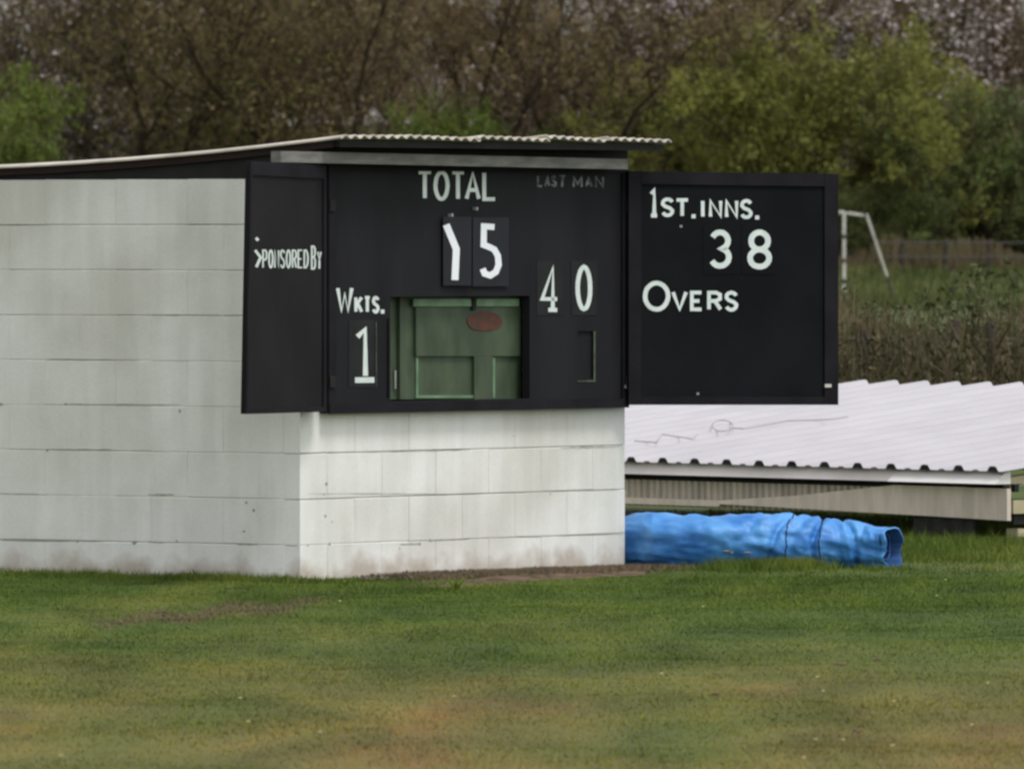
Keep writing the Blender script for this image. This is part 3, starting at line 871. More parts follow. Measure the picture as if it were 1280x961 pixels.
trim(0.0, .95, .085, "edge_trim", m_trim_glint)  # paler trim length, a bright reflection put into its colour and lean
trim(.953, 9.9, .055, "edge_trim", m_gutter)
kbox(0.0, 9.9, 0.0, 0.12, KZ - .079, KZ - .0755, "edge_trim", m_dark)
kbox(0.0, 5.4, 0.06, 0.09, KZ - .12, KZ - .0795, "gap_shade_strip", m_dark)  # dark strip standing in for the shaded gap below the trim
# ribbed side panel
vs, fs = [], []
aa = 0.02; i = 0
while aa < 5.4:
    ph = (i % 4)
    off = (0.03, 0.03, 0.045, 0.045)[ph]
    vs += [kp(aa, off, 0.14), kp(aa, off, KZ - .11)]
    aa += (0.022, 0.008, 0.022, 0.008)[ph]; i += 1
for q in range(len(vs) // 2 - 1): fs.append((2 * q, 2 * q + 2, 2 * q + 3, 2 * q + 1))
mesh("ribbed_side_panel", vs, fs, m_panel, cover, fix=False)
def kpoly(pl, b0, b1, name, mat):
    mb_ = MB(); mb_.prism([kp(a, b0, z) for a, z in pl], [kp(a, b1, z) for a, z in pl]); return mb_.build(name, mat, cover)
kpoly([(-0.01, .122), (.34, .129), (.34, .300), (-0.01, .300)], -.004, .024, "side_board", m_plank)
kpoly([(.343, .129), (1.0, .140), (1.0, .302), (.343, .302)], -.002, .024, "side_board", m_plank)
kpoly([(1.003, .140), (2.6, .165), (2.6, .185), (1.9, .225), (1.003, .302)], .0, .024, "side_board", m_plank)
kpoly([(2.6, .150), (5.3, .150), (5.3, .190), (2.6, .185)], .005, .024, "bottom_rail", m_plank)
# inside frame, far side and wheels
kbox(0.02, 5.3, 3.25, 3.29, 0.30, KZ + SL * 3.2 - .06, "back_panel", m_panel)
kbox(0.03, 0.09, .05, 3.2, KZ - .10, KZ - .045, "end_beam", m_cream, slope=True).hide_render = False
kbox(-0.0, 0.10, .05, 3.2, 0.16, 0.235, "chassis_beam", m_cream)
kbox(0.02, 0.12, .10, 3.2, 0.015, 0.075, "skid", m_cream)
kbox(0.13, 5.3, .5, .56, 0.16, 0.22, "chassis_beam", m_dark)
kbox(0.02, 0.05, .07, 3.2, KZ - .30, KZ - .16, "end_panel", m_dark)
def wheel(a, b):
    r, w = 0.16, 0.09
    o = K0 + e_ * a + w_ * b
    mb_ = MB(); k = 28
    ax = w_
    prf = [(-w / 2, r * .62), (-w / 2, r * .92), (-w * .3, r), (w * .3, r), (w / 2, r * .92), (w / 2, r * .62)]
    for i in range(k):
        t = 2 * math.pi * i / k
        for (x, rr) in prf:
            mb_.v.append(tuple(o + ax * x + e_ * math.cos(t) * rr + Vector((0, 0, 0.165 + math.sin(t) * rr))))
    m_ = len(prf)
    for i in range(k):
        for j in range(m_):
            mb_.f.append((i * m_ + j, i * m_ + (j + 1) % m_, ((i + 1) % k) * m_ + (j + 1) % m_, ((i + 1) % k) * m_ + j))
    wh = mb_.build("wheel", m_tyre_and_shade, cover)
    mb2 = MB(); mb2.tube([o + ax * -.03 + Vector((0, 0, .165)), o + ax * .03 + Vector((0, 0, .165))], r * .61, 20)
    mb2.build("rim", m_metal, wh)
    mb3 = MB(); mb3.box(o + Vector((0, 0, .085)) + w_ * (-.065 if b < 1 else .09), .27, .012, .07, math.atan2(.8, -.6)); mb3.build("axle_bracket", m_tyre_and_shade, wh)
for a, b in ((0.58, .10), (4.4, .10), (0.62, 3.1), (4.4, 3.1)):
    wheel(a, b)
# grey marks: loops of old cord lying on the sheets
def loop_line(pxs, name):
    pts = []
    for x, y in pxs:
        # intersect with roof plane
        a = (x - 640) / F; b2 = (y - 300) / F
        # point = t*(a,1,-b2)+(0,0,EYE); z = KZ + SL * ((p-K0).w_) + lift
        num = KZ + .036 - SL * (K0.x * w_.x + K0.y * w_.y) - EYE
        den = -b2 - SL * (a * w_.x + w_.y)
        t = num / den
        pts.append(Vector((a * t, t, EYE - b2 * t)))
    mb_ = MB(); mb_.tube(pts, .0032, 5)
    o = mb_.build(name, m_cordp, org=pts[0])
    return o
m_cordp = M("dusty_pink_cord", (0.40, 0.33, 0.39), None, rough=0.9)
o = loop_line([(903 + 13 * math.cos(t * .45), 532 - 7 * math.sin(t * .45)) for t in range(14)] + [(930, 536), (985, 526), (1040, 524), (1060, 521)], "cord")
tag(o, "thin faded cord with a loop lying across the left of the white cover roof", "cord")
o = loop_line([(793, 551), (820, 553), (828, 543), (850, 546), (866, 549), (872, 543)], "cord")
tag(o, "short kinked faded cord on the white cover roof nearest the hut wall", "cord")

# ------------------------------------------------------------------ rolled blue tarpaulin
def tarp():
    # centre line: px, top y, height (m), distance
    ctl = [(735, 654, 0, 56.85), (782, 650, 0, 56.58), (815, 646, 0, 56.42), (890, 644, 0, 56.36), (950, 645, 0, 56.36), (989, 647, 0, 56.38), (1025, 651, 0, 56.38), (1049, 654, 0, 56.38), (1085, 657, 0, 56.36), (1104, 660, 0, 56.33), (1110, 661, 0, 56.31)]
    NS, NA = 220, 72
    def samp(t):
        x = t * (len(ctl) - 1); i = min(int(x), len(ctl) - 2); f = x - i
        f2 = f * f * (3 - 2 * f) * .3 + f * .7
        return [ctl[i][k] + (ctl[i + 1][k] - ctl[i][k]) * f2 for k in range(4)]
    verts = []
    for i in range(NS + 1):
        px, ty, hh, D = samp(i / NS)
        X = (px - 640) / F * D
        ztop = EYE - (ty - 300) / F * D
        hz = ztop / 2 + 0.006
        hx = hz * (1.20 + .25 * (1 - ss(900, 1060, px)))
        yaw = math.radians(24) * ss(1040, 1108, px)
        u = (px - 735) / 244.0
        for k in range(NA):
            a = 2 * math.pi * k / NA
            sag = 1.0
            # helical creases where the roll has twisted and been pulled in
            cr = 0
            for c, wd, dp, sl in ((985, 5, .026, 24), (1024, 4, .028, 9), (1060, 5, .022, -16), (1006, 7, .012, 20), (1043, 6, .008, -9), (1086, 5, .010, 7), (835, 12, .014, 44), (905, 14, .012, -40), (950, 8, .012, 30)):
                dd = (px - c + sl * math.cos(a + .5)) / wd
                cr += dp * math.exp(-dd * dd)
            w1 = .020 * noise.noise(Vector((u * 3.2, math.cos(a) * 1.6, math.sin(a) * 1.6)))
            w2 = .0055 * noise.noise(Vector((u * 14 + 9 * math.sin(a), math.cos(a) * 4, math.sin(a) * 4)))
            w3 = .016 * abs(noise.noise(Vector((u * 4.5 + math.sin(a) * 1.2, math.cos(a) * 2.2, math.sin(a) * 2.6 + 7)))) + .012 * abs(noise.noise(Vector((u * 11, a * 1.3 + u * 6, 3)))) - .010
            r = 1 - cr / hz * .9 + (w1 + w2 - w3) / hz
            y = -math.cos(a) * hx * r; z = math.sin(a) * hz * r
            zz = max(0.004, hz + z) if z > -hz * .8 else 0.004 + .01 * (1 + z / hz)
            verts.append((X + .006 * math.sin(a * 3 + u * 9) + y * math.sin(yaw) * 1.0 * 1.0, D + y * math.cos(yaw), zz))
    fs = []
    for i in range(NS):
        for k in range(NA):
            fs.append((i * NA + k, i * NA + (k + 1) % NA, (i + 1) * NA + (k + 1) % NA, (i + 1) * NA + k))
    org = Vector((1.2, 56.6, 0))
    T = empty("rolled_tarpaulin", org, "long rolled bright blue tarpaulin lying on the grass between hut and cover", "tarpaulin")
    body = mesh("outer_roll", verts, fs, m_tarp, T, smooth=True)
    # inner wraps seen in the open end: nested sleeve leaning out
    base = np.array(verts[-NA:])
    cen = base.mean(axis=0)
    inner = []
    rings = [(1.0, 0.0), (1.03, .015), (1.05, .032), (0.99, .034), (0.90, .012), (0.82, -.10), (0.66, -.35)]
    for s, dx in rings:
        for k in range(NA):
            p = cen + (base[k] - cen) * s
            p[0] += (dx + .010 * math.sin(k * .45)) * .83; p[1] -= dx * .56; p[2] = max(p[2], .003)
            inner.append(tuple(p))
    f2 = []
    for i in range(len(rings) - 1):
        for k in range(NA):
            f2.append((i * NA + k, i * NA + (k + 1) % NA, (i + 1) * NA + (k + 1) % NA, (i + 1) * NA + k))
    mesh("end_cuff", inner[:4 * NA], [f for f in f2 if max(f) < 4 * NA], m_tarp, T, smooth=True)
    mesh("inner_wrap", inner[3 * NA:], [tuple(v - 3 * NA for v in f) for f in f2 if min(f) >= 3 * NA], m_tarp_shade, T, smooth=True)
    # spiral edge inside
    sp = []
    for i in range(22):
        a = i * .3 + 1; q = .74 - i * .012
        kx = cen + (base[int(a / (2 * math.pi) * NA) % NA] - cen) * q
        sp.append((kx[0] - .02, kx[1], max(kx[2], .01)))
    mb_ = MB(); mb_.tube(sp, .004, 4); mb_.build("inner_fold", m_tarp_shade, T)
    # thin dark lines added as the shade in two creases
    for c in (987, 1026):
        i = min(range(NS + 1), key=lambda q: abs(samp(q / NS)[0] - c))
        pts = []
        for k in range(NA + 1):
            a = 2 * math.pi * k / NA
            j = int(round(i - {987: 4.7, 1026: 2.0, 1066: 3.0}[c] * math.cos(a + .5)))
            j = max(0, min(NS, j))
            v = Vector(verts[j * NA + k % NA]); cc = Vector((v.x, samp(j / NS)[3], .11))
            pts.append(v + (v - cc).normalized() * .003)
        mb_ = MB(); mb_.tube(pts, .0034, 5, cap=False); mb_.build("crease_shade", m_crease, T)
tarp()

# ------------------------------------------------------------------ soil strip, stones
def soil_patch(pxs, up=.0):
    pxs = pxs or [(470, 733), (520, 727), (600, 722), (700, 716), (770, 711), (800, 709), (822, 712), (832, 715), (815, 718), (775, 720), (700, 725), (620, 730), (545, 733)]
    wpts = [ray(x, y, F * EYE / (y - 300)) for x, y in pxs]
    c = sum(wpts, Vector()) / len(wpts)
    vs, fs = [], []
    R = 8
    for r in range(R + 1):
        for p in wpts:
            q = c + (p - c) * (r / R)
            z = hgt(q.x, q.y) + up + .012 * (1 - (r / R) ** 2) + .03 * noise.noise(Vector((q.x * 6, q.y * 6, 0))) * (1 - r / R * .5)
            if r == R: z = hgt(q.x, q.y) - .01
            vs.append((q.x, q.y, z))
    k = len(wpts)
    for r in range(R):
        for i in range(k):
            fs.append((r * k + i, r * k + (i + 1) % k, (r + 1) * k + (i + 1) % k, (r + 1) * k + i))
    o = mesh("soil", vs, fs, m_soil, smooth=True)
    o['kind'] = 'structure'
    return c, wpts
sc_c, sc_w = soil_patch(None)
mb = MB()
rr = random.Random(4)
for i in range(2600):
    u = rr.uniform(0.15, 2.95); v = 0.01 + abs(rr.gauss(.10, .19))
    if noise.noise(Vector((u * 4, v * 6, 1))) + .25 * (u - 1.2) < rr.uniform(-.3, .25): continue
    p = FP.at(u, 0, v)
    s = rr.uniform(.003, .011) * max(.5, 1.15 - v * 1.6) * (1.7 if rr.random() < .06 else 1)
    z = hgt(p.x, p.y) + rr.uniform(.008, .026)
    a = rr.random() * 3
    pts = [p + Vector((math.cos(a + t) * s * rr.uniform(.7, 1.2), math.sin(a + t) * s * rr.uniform(.7, 1.2), z - s * .6)) for t in (0, 1.57, 3.14, 4.7)]
    tp = p + Vector((0, 0, z + s * rr.uniform(.5, 1)))
    mb.add(pts + [tp], [(0, 1, 4), (1, 2, 4), (2, 3, 4), (3, 0, 4), (3, 2, 1, 0)])
o = mb.build("rubble", m_stone); o['kind'] = 'stuff'
tag(o, "dark grit and stone crumbs along the foot of the white wall", "rubble")

# ------------------------------------------------------------------ grass
def inside_hut(x, y):
    q = np.stack([x - C.x, y - C.y], -1)
    u = q @ np.array([d.x, d.y]); v = q @ np.array([n.x, n.y])
    return (u > 0.0) & (u < FRONT_L) & (v < 0.0) & (v > -SIDE_L)
def soilmask(x, y):
    q = np.stack([x - C.x, y - C.y], -1)
    u = q @ np.array([d.x, d.y]); v = q @ np.array([n.x, n.y])
    return (u > .55) & (u < FRONT_L + .35) & (v > -.1) & (v < NPR.exponential(.08, len(x)))
def hvec(x, y):
    return np.array([hgt(a, b) for a, b in zip(x, y)])
# cheap height: sample on a lattice
gx = np.arange(-7, 9.01, .15); gy = np.arange(30, 100.01, .2)
HG = np.array([[hgt(a, b) for a in gx] for b in gy])
def hfast(x, y):
    i = np.clip(((x - gx[0]) / .15), 0, len(gx) - 1.001); j = np.clip(((y - gy[0]) / .2), 0, len(gy) - 1.001)
    i0, j0 = i.astype(int), j.astype(int); fi, fj = i - i0, j - j0
    return (HG[j0, i0] * (1 - fi) * (1 - fj) + HG[j0, i0 + 1] * fi * (1 - fj) + HG[j0 + 1, i0] * (1 - fi) * fj + HG[j0 + 1, i0 + 1] * fi * fj)
def blades(x, y, h, w, lean=.5):
    N = len(x)
    z = hfast(x, y) - .003
    a = NPR.uniform(0, math.pi, N)
    dx, dy = np.cos(a) * w / 2, np.sin(a) * w / 2 * .5
    lx, ly = NPR.normal(0, lean, N) * h, NPR.normal(0, lean, N) * h
    P = np.zeros((N, 3, 3))
    P[:, 0] = np.stack([x - dx, y - dy, z], -1); P[:, 1] = np.stack([x + dx, y + dy, z], -1)
    P[:, 2] = np.stack([x + lx, y + ly, z + h], -1)
    return P
def scatter(N, y0, y1, pad=1.3):
    # uniform in area inside the view wedge
    y = y0 + (y1 - y0) * NPR.rand(N * 2)
    k = NPR.rand(N * 2) < y / y1
    y = y[k][:N]
    x = (NPR.rand(len(y)) * 2 - 1) * (y * 640 / F + pad)
    return x, y
parts = []
x, y = scatter(460000, 33, 55)
pn = np.sin(x * 2.1 + 1.3 * np.sin(y * .9)) * np.sin(y * 1.3 + x) * .5 + .5
h = NPR.uniform(.007, .017, len(x)) * (.75 + .5 * pn)
parts.append(blades(x, y, h, NPR.uniform(.003, .006, len(x)), .7))
# rough fringe against the walls and behind
x, y = scatter(200000, 50, 68)
q = np.stack([x - C.x, y - C.y], -1)
v = q @ np.array([n.x, n.y]); u = q @ np.array([d.x, d.y])
dist = np.where(u < 0, -u, np.where(v > 0, v, 1.0))
near = np.clip(1 - dist / .9, 0, 1) * (x < 1.0)
hh = .012 + .020 * near * NPR.rand(len(x)) + np.where(x > .9, .016, 0) * NPR.rand(len(x)) + np.where((x > 1.2) & (y > 57), .03, 0) * NPR.rand(len(x))
parts.append(blades(x, y, hh * NPR.uniform(.7, 1.2, len(x)), NPR.uniform(.004, .007, len(x)), .5))
# longer tufts: along wall foot, along tarpaulin, by the cover
def tufts(cx, cy, hs, nb=26, sp=.03):
    X = np.repeat(cx, nb) + NPR.normal(0, sp, len(cx) * nb); Y = np.repeat(cy, nb) + NPR.normal(0, sp, len(cx) * nb)
    return blades(X, Y, np.repeat(hs, nb) * NPR.uniform(.5, 1.1, len(X)), NPR.uniform(.004, .007, len(X)), .35)
s_ = NPR.uniform(-.2, 2.6, 420); wx = C - n * 0
tx = C.x - n.x * s_ - d.x * NPR.uniform(.01, .30, 420); ty = C.y - n.y * s_ - d.y * NPR.uniform(.01, .30, 420)
parts.append(tufts(tx, ty, NPR.uniform(.015, .06, 420)))
u_ = NPR.uniform(-.1, 1.0, 120); v_ = NPR.uniform(.01, .25, 120)
parts.append(tufts(C.x + d.x * u_ + n.x * v_, C.y + d.y * u_ + n.y * v_, NPR.uniform(.010, .030, 120)))
tx = NPR.normal(1.30, .17, 260); parts.append(tufts(tx, 56.10 - np.abs(NPR.normal(0, .2, 260)), NPR.uniform(.03, .085, 260)))
tx = NPR.uniform(1.75, 2.05, 40); parts.append(tufts(tx, 56.1 - np.abs(NPR.normal(0, .2, 40)), NPR.uniform(.02, .04, 40)))
tx = NPR.uniform(.9, 3.2, 500); ty_ = NPR.uniform(57.3, 61.5, 500)
parts.append(tufts(tx, ty_, NPR.uniform(.02, .06, 500)))
tx = NPR.uniform(2.0, 3.4, 120); parts.append(tufts(tx, 60.6 + NPR.normal(0, .5, 120), NPR.uniform(.04, .10, 120)))
G_ = np.concatenate(parts)
cx = G_[:, 0, 0]; cy = G_[:, 0, 1]
tmask = (cx > .55) & (cx < 2.1) & (cy > 55.95) & (cy < 56.4) & ~((cx > .95) & (cx < 1.55)) & (NPR.rand(len(cx)) < .85)
ppx = cx / cy * F + 640; ppy = 300 + F * EYE / cy
bare = (ppx > 120) & (ppx < 425) & (np.abs(ppy - (780 - (ppx - 110) * .088)) < 5 * np.sin((ppx - 110) / 320 * 3.14)) & (NPR.rand(len(cx)) < .35)
keep = ~bare & ~tmask & ~inside_hut(cx, cy) & ~(soilmask(cx, cy) & (NPR.rand(len(cx)) < .93))
o = quads_mesh("grass", G_[keep], m_grass, n=3, kind='stuff')
tag(o, "short mown grass, greener and longer by the hut, olive and worn in front", "grass")

N_ = 3600
px_ = 112 + 320 * NPR.beta(2, 2, N_); py_ = 780 - (px_ - 110) * .085 + NPR.normal(0, 4.0, N_) + 4 * np.sin(px_ * .06)
yy_ = F * EYE / (py_ - 300); xx_ = (px_ - 640) / F * yy_
dg = [blades(xx_, yy_, NPR.uniform(.010, .024, N_), NPR.uniform(.004, .007, N_), .9)]
N_ = 24000
u_ = NPR.uniform(.5, 3.3, N_); v_ = .04 + np.abs(NPR.normal(.16, .13, N_))
dg.append(blades(C.x + d.x * u_ + n.x * v_, C.y + d.y * u_ + n.y * v_, NPR.uniform(.018, .040, N_), NPR.uniform(.004, .008, N_), .8))
o = quads_mesh("dead_grass", np.concatenate(dg), m_dead, n=3, kind='stuff')
tag(o, "brown dead grass in a worn streak by the grey wall and round the bare soil", "dead grass")
# ------------------------------------------------------------------ daisies, dandelions, clods
def flower(px, py, label, mat, r=.009, cat="daisy", group="small daisies dotted in the lawn", yy=None):
    D = yy or F * EYE / (py - 300)
    p = ray(px, py, D); g = hgt(p.x, p.y)
    z = max(g + .018, p.z if yy else g + .02)
    org = Vector((p.x, p.y, g))
    e = empty("daisy" if cat == "daisy" else "dandelion", org, label, cat, group)
    mb_ = MB(); mb_.tube([org, Vector((p.x, p.y, z))], .0012, 4); mb_.build("stalk", m_leaf, e)
    mb_ = MB()
    k = 9
    c = Vector((p.x, p.y, z + .002))
    ring = [c + Vector((math.cos(2 * math.pi * i / (2 * k)) * r * (1 if i % 2 else .72), math.sin(2 * math.pi * i / (2 * k)) * r * (1 if i % 2 else .72), .006)) for i in range(2 * k)]
    mb_.add([c] + ring, [(0, 1 + i, 1 + (i + 1) % (2 * k)) for i in range(2 * k)])
    mb_.build("petals", mat, e, fix=False)
    mb_ = MB(); mb_.tube([c + Vector((0, 0, .003)), c + Vector((0, 0, .0085))], [.004, .0025], 6); mb_.build("flower_centre", m_yel, e)
for px, py, lb in ((879, 766, "tiny white daisy in the green turf below the rolled tarpaulin"), (1022, 855, "white daisy, upper of a close pair in the worn turf at lower right"),
                   (1029, 871, "brighter white daisy, lower of a close pair in the worn turf at lower right"), (827, 850, "tiny daisy left of the close pair in worn turf"),
                   (1117, 887, "white daisy right of and below the close pair"), (1116, 942, "white daisy near the bottom edge, right part of the lawn"),
                   (1054, 932, "daisy near the bottom edge, below the close pair"), (1020, 931, "daisy near the bottom edge, left neighbour of another"),
                   (1171, 750, "small daisy below the right end of the tarpaulin"), (1215, 915, "daisy at far lower right of the lawn"),
                   (1235, 862, "small daisy near the right edge of the lawn"), (1005, 956, "bright daisy touching the bottom edge right of centre"),
                   (1182, 731, "daisy in green grass between tarpaulin and cover wheel"), (568, 879, "bright single daisy in the middle of the lawn"),
                   (400, 925, "daisy in the lower left part of the worn turf"), (425, 759, "daisy just below the corner of the white wall"),
                   (300, 882, "faint daisy left of centre in the lawn"), (310, 910, "faint daisy low in the left half of the lawn"), (76, 953, "daisy at the bottom left corner of the lawn")):
    flower(px, py, lb, m_petal)
flower(908, 690, "pale flower head against the blue tarpaulin, left of the yellow one", m_pale, .024, "flower", "flowers in front of the tarpaulin", 56.05)
flower(915, 692, "small pale flower beside the blue tarpaulin, between a larger pale and a yellow one", m_pale, .013, "flower", "flowers in front of the tarpaulin", 56.05)
flower(935, 692, "yellow dandelion in the grass against the blue tarpaulin", m_yel, .026, "flower", "flowers in front of the tarpaulin", 56.05)
def clod(px, py, sx, label):
    D = F * EYE / (py - 300); p = ray(px, py, D); g = hgt(p.x, p.y)
    bm = bmesh.new(); bmesh.ops.create_icosphere(bm, subdivisions=2, radius=1)
    for v in bm.verts:
        q = v.co * (1 + .35 * noise.noise(v.co * 2.2 + Vector((px, 0, 0))))
        v.co = Vector((q.x * sx, q.y * sx * .8, max(q.z, -.2) * .010 + .006))
    me = bpy.data.meshes.new("clod"); bm.to_mesh(me); bm.free(); me.materials.append(m_soil)
    o = bpy.data.objects.new("clod", me); COL.objects.link(o); o.location = (p.x, p.y, g)
    tag(o, label, "clod of earth", "clods in the lawn")
clod(895, 871, .016, "small dark clod left of the pair of daisies")
clod(1072, 916, .018, "dark round clod in the worn turf near the lower right")
clod(1050, 834, .03, "widest clod, a scrape of brown earth in the right lawn")
clod(1098, 825, .014, "small brown clod right of the wide earth scrape")
clod(203, 765, .03, "dark tussocky clod left of the bare streak below the grey wall")

def weed(px, py, h, label, k=16):
    D = F * EYE / (py - 300); p = ray(px, py, D); g = hgt(p.x, p.y)
    org = Vector((p.x, p.y, g)); rr = random.Random(px)
    mb_ = MB()
    for i in range(k):
        a = rr.uniform(0, 6.28); L = h * rr.uniform(.5, 1.1); w = .006
        dr = Vector((math.cos(a), math.sin(a), 0)); sd_ = Vector((-dr.y, dr.x, 0)) * w
        q = [org, org + dr * L * .3 + Vector((0, 0, L * .6)), org + dr * L * .7 + Vector((0, 0, L * .8))]
        mb_.add([q[0] - sd_ * .3, q[0] + sd_ * .3, q[1] + sd_, q[2], q[1] - sd_], [(0, 1, 2, 3, 4)])
    o = mb_.build("weed", m_leaf, org=org, fix=False)
    tag(o, label, "weed", "weeds at the foot of the hut")
weed(570, 738, .07, "green weed standing at the middle foot of the white wall")
weed(432, 733, .045, "low weed near the left corner of the white wall")
weed(115, 722, .04, "dark weed at the foot of the grey side wall, left")
weed(168, 721, .05, "dark weed at the foot of the grey side wall, middle")
weed(200, 722, .055, "widest dark weed at the foot of the grey side wall", 26)
weed(233, 724, .04, "dark weed at the foot of the grey side wall, nearest the corner")

# ------------------------------------------------------------------ near bramble bank and posts
def bent_quads(cx, cy, cz, L, w, up, spread, droop=.3):
    N = len(cx)
    a = NPR.uniform(0, 2 * math.pi, N); t = NPR.normal(0, spread, N)
    dx, dy, dz = np.sin(t) * np.cos(a), np.sin(t) * np.sin(a), np.cos(t) * up
    b = NPR.uniform(0, math.pi, N); wx, wy = np.cos(b) * w, np.sin(b) * w * .4
    P = np.zeros((N, 4, 3))
    P[:, 0] = np.stack([cx - wx / 2, cy - wy / 2, cz], -1); P[:, 1] = np.stack([cx + wx / 2, cy + wy / 2, cz], -1)
    P[:, 2] = np.stack([cx + dx * L + wx * .35, cy + dy * L + wy * .35, cz + dz * L - droop * 0], -1)
    P[:, 3] = np.stack([cx + dx * L - wx * .35, cy + dy * L - wy * .35, cz + dz * L], -1)
    return P
def leaf_quads(c, s, flat=.0):
    """c (N,3) centres, s sizes: random oriented quads"""
    N = len(c)
    a = NPR.normal(size=(N, 3)); a /= np.linalg.norm(a, axis=1)[:, None]
    b = NPR.normal(size=(N, 3)); b -= (a * b).sum(1)[:, None] * a; b /= np.linalg.norm(b, axis=1)[:, None]
    a = a * s[:, None]; b = b * (s * .55)[:, None]
    P = np.zeros((N, 4, 3))
    P[:, 0] = c - a; P[:, 1] = c - b; P[:, 2] = c + a; P[:, 3] = c + b
    return P
NB = 26000
bx_ = NPR.uniform(-5, 10, NB); by_ = NPR.uniform(82, 92, NB)
top = .78 + .22 * np.sin(bx_ * 2.3) * np.sin(by_ * .9) + .12 * np.sin(bx_ * 6.1 + by_) + .25
bz = NPR.rand(NB) ** .7 * top
P1 = bent_quads(bx_, by_, bz * .75, NPR.uniform(.1, .35, NB), NPR.uniform(.006, .018, NB), 1, .7)
c = np.stack([NPR.uniform(-5, 10, NB), NPR.uniform(82, 92, NB), np.zeros(NB)], -1)
tp = .88 + .18 * np.sin(c[:, 0] * 2.3) * np.sin(c[:, 1] * .9) + .10 * np.sin(c[:, 0] * 6.1 + c[:, 1])
c[:, 2] = NPR.rand(NB) ** .6 * tp
P2 = leaf_quads(c, NPR.uniform(.012, .04, NB))
o = quads_mesh("bramble_bank", np.concatenate([P1, P2]), m_bramble, kind='stuff')
tag(o, "dark tangled brambles and dead stems behind the white cover roof", "brambles")
NB = 14000
bx_ = NPR.uniform(-5, 10, NB); by_ = NPR.uniform(88, 94, NB)
P1 = bent_quads(bx_, by_, NPR.uniform(.3, 1.0, NB) * (.9 + .2 * np.sin(bx_ * 3.1)), NPR.uniform(.15, .40, NB), NPR.uniform(.006, .014, NB), 1, .5)
o = quads_mesh("dry_weeds", P1, m_straw, kind='stuff')
tag(o, "pale dry weed stems standing along the top of the brambles", "dry weeds")
NB = 16000
c = np.stack([NPR.uniform(-5, 10, NB), NPR.uniform(92, 99, NB), np.zeros(NB)], -1)
c[:, 2] = NPR.rand(NB) * (1.24 + .12 * np.sin(c[:, 0] * 1.7) + .14 * np.sin(c[:, 0] * 4.7 + 1) + .10 * np.sin(c[:, 0] * 11.3 + c[:, 1]))
P2 = leaf_quads(c, NPR.uniform(.02, .05, NB))
P1 = bent_quads(c[:8000, 0], c[:8000, 1], c[:8000, 2] * .9, NPR.uniform(.1, .3, 8000), NPR.uniform(.008, .02, 8000), 1, .5)
o = quads_mesh("nettles", np.concatenate([P1, P2]), m_leafd2, kind='stuff')
tag(o, "green nettles and docks growing up behind the brambles", "nettles")
fence = empty("post_fence", (3.9, 93.5, 0), "old leaning post and wire fence in the brambles behind the cover", "fence")
def post(x, y, z0, z1, w, parent, mat, lean=0):
    mb_ = MB()
    mb_.tube([(x, y, z0), (x + lean * .5, y, (z0 + z1) / 2), (x + lean, y, z1)], [w, w * .95, w * .9], 7)
    return mb_.build("post", mat, parent)
for x, t in ((1078, 412), (1193, 400), (1240, 403), (1300, 408)):
    D = 87.5; p = ray(x, t, D)
    post(p.x, D, -.1, p.z, .045, fence, m_post, random.uniform(-.02, .02))
for z in (.55, .9):
    mb = MB(); p0 = ray(1040, 400, 87.5); p1 = ray(1310, 400, 87.5)
    mb.tube([(p0.x, 87.42, z), ((p0.x + p1.x) / 2, 87.42, z - .02), (p1.x, 87.42, z)], .004, 4); mb.build("wire", m_wire, fence)

# ------------------------------------------------------------------ football goal
GD = 270.0
gp = ray(1055, 265, GD)
goal = empty("football_goal", (gp.x, GD, 0), "small white tube football goal half hidden behind the right shutter", "football goal")
def gt(pts, r, name, mat=m_goal): 
    mb_ = MB(); mb_.tube(pts, r, 8); return mb_.build(name, mat, goal)
tz = gp.z
stay = ray(1083, 268, GD + .3); foot = ray(1122, 386, GD + .6); sbar = ray(1079, 269.5, GD + .3)
gt([(gp.x, GD, -.05), (gp.x, GD, tz)], .042, "post")
gt([(gp.x + .06, GD, tz - .03), sbar], .035, "top_stay")
fv = Vector((foot.x, foot.y, 0))
gt([stay, stay.lerp(fv, .66)], .032, "back_stay")
gt([stay.lerp(fv, .662), fv], .03, "back_stay", m_goalb)
fx, fy = gp.x - 1.6, GD + 7.1
gt([(gp.x - .01, GD + .06, tz - .02), (fx, fy, tz - .02)], .055, "crossbar")
gt([(fx, fy + .06, -.05), (fx, fy + .06, tz)], .042, "post")
gt([(fx + .06, fy + .06, tz - .03), Vector((fx + .5, fy + .3, tz - .06))], .05, "top_stay")
gt([Vector((fx + .55, fy + .3, tz - .05)), (fx + 1.25, fy + .3, 0)], .045, "back_stay")
for y in (296, 326, 352, 368, 380):
    p = ray(1055, y, GD)
    gt([(gp.x, GD, p.z - .05), (gp.x, GD, p.z + .05)], .046, "worn_band", m_goalb)
for z in (.6, 1.4):
    gt([(gp.x + .3, GD + .6, z), (fx + .9, fy + .2, z)], .012, "net_cord", m_goalb)

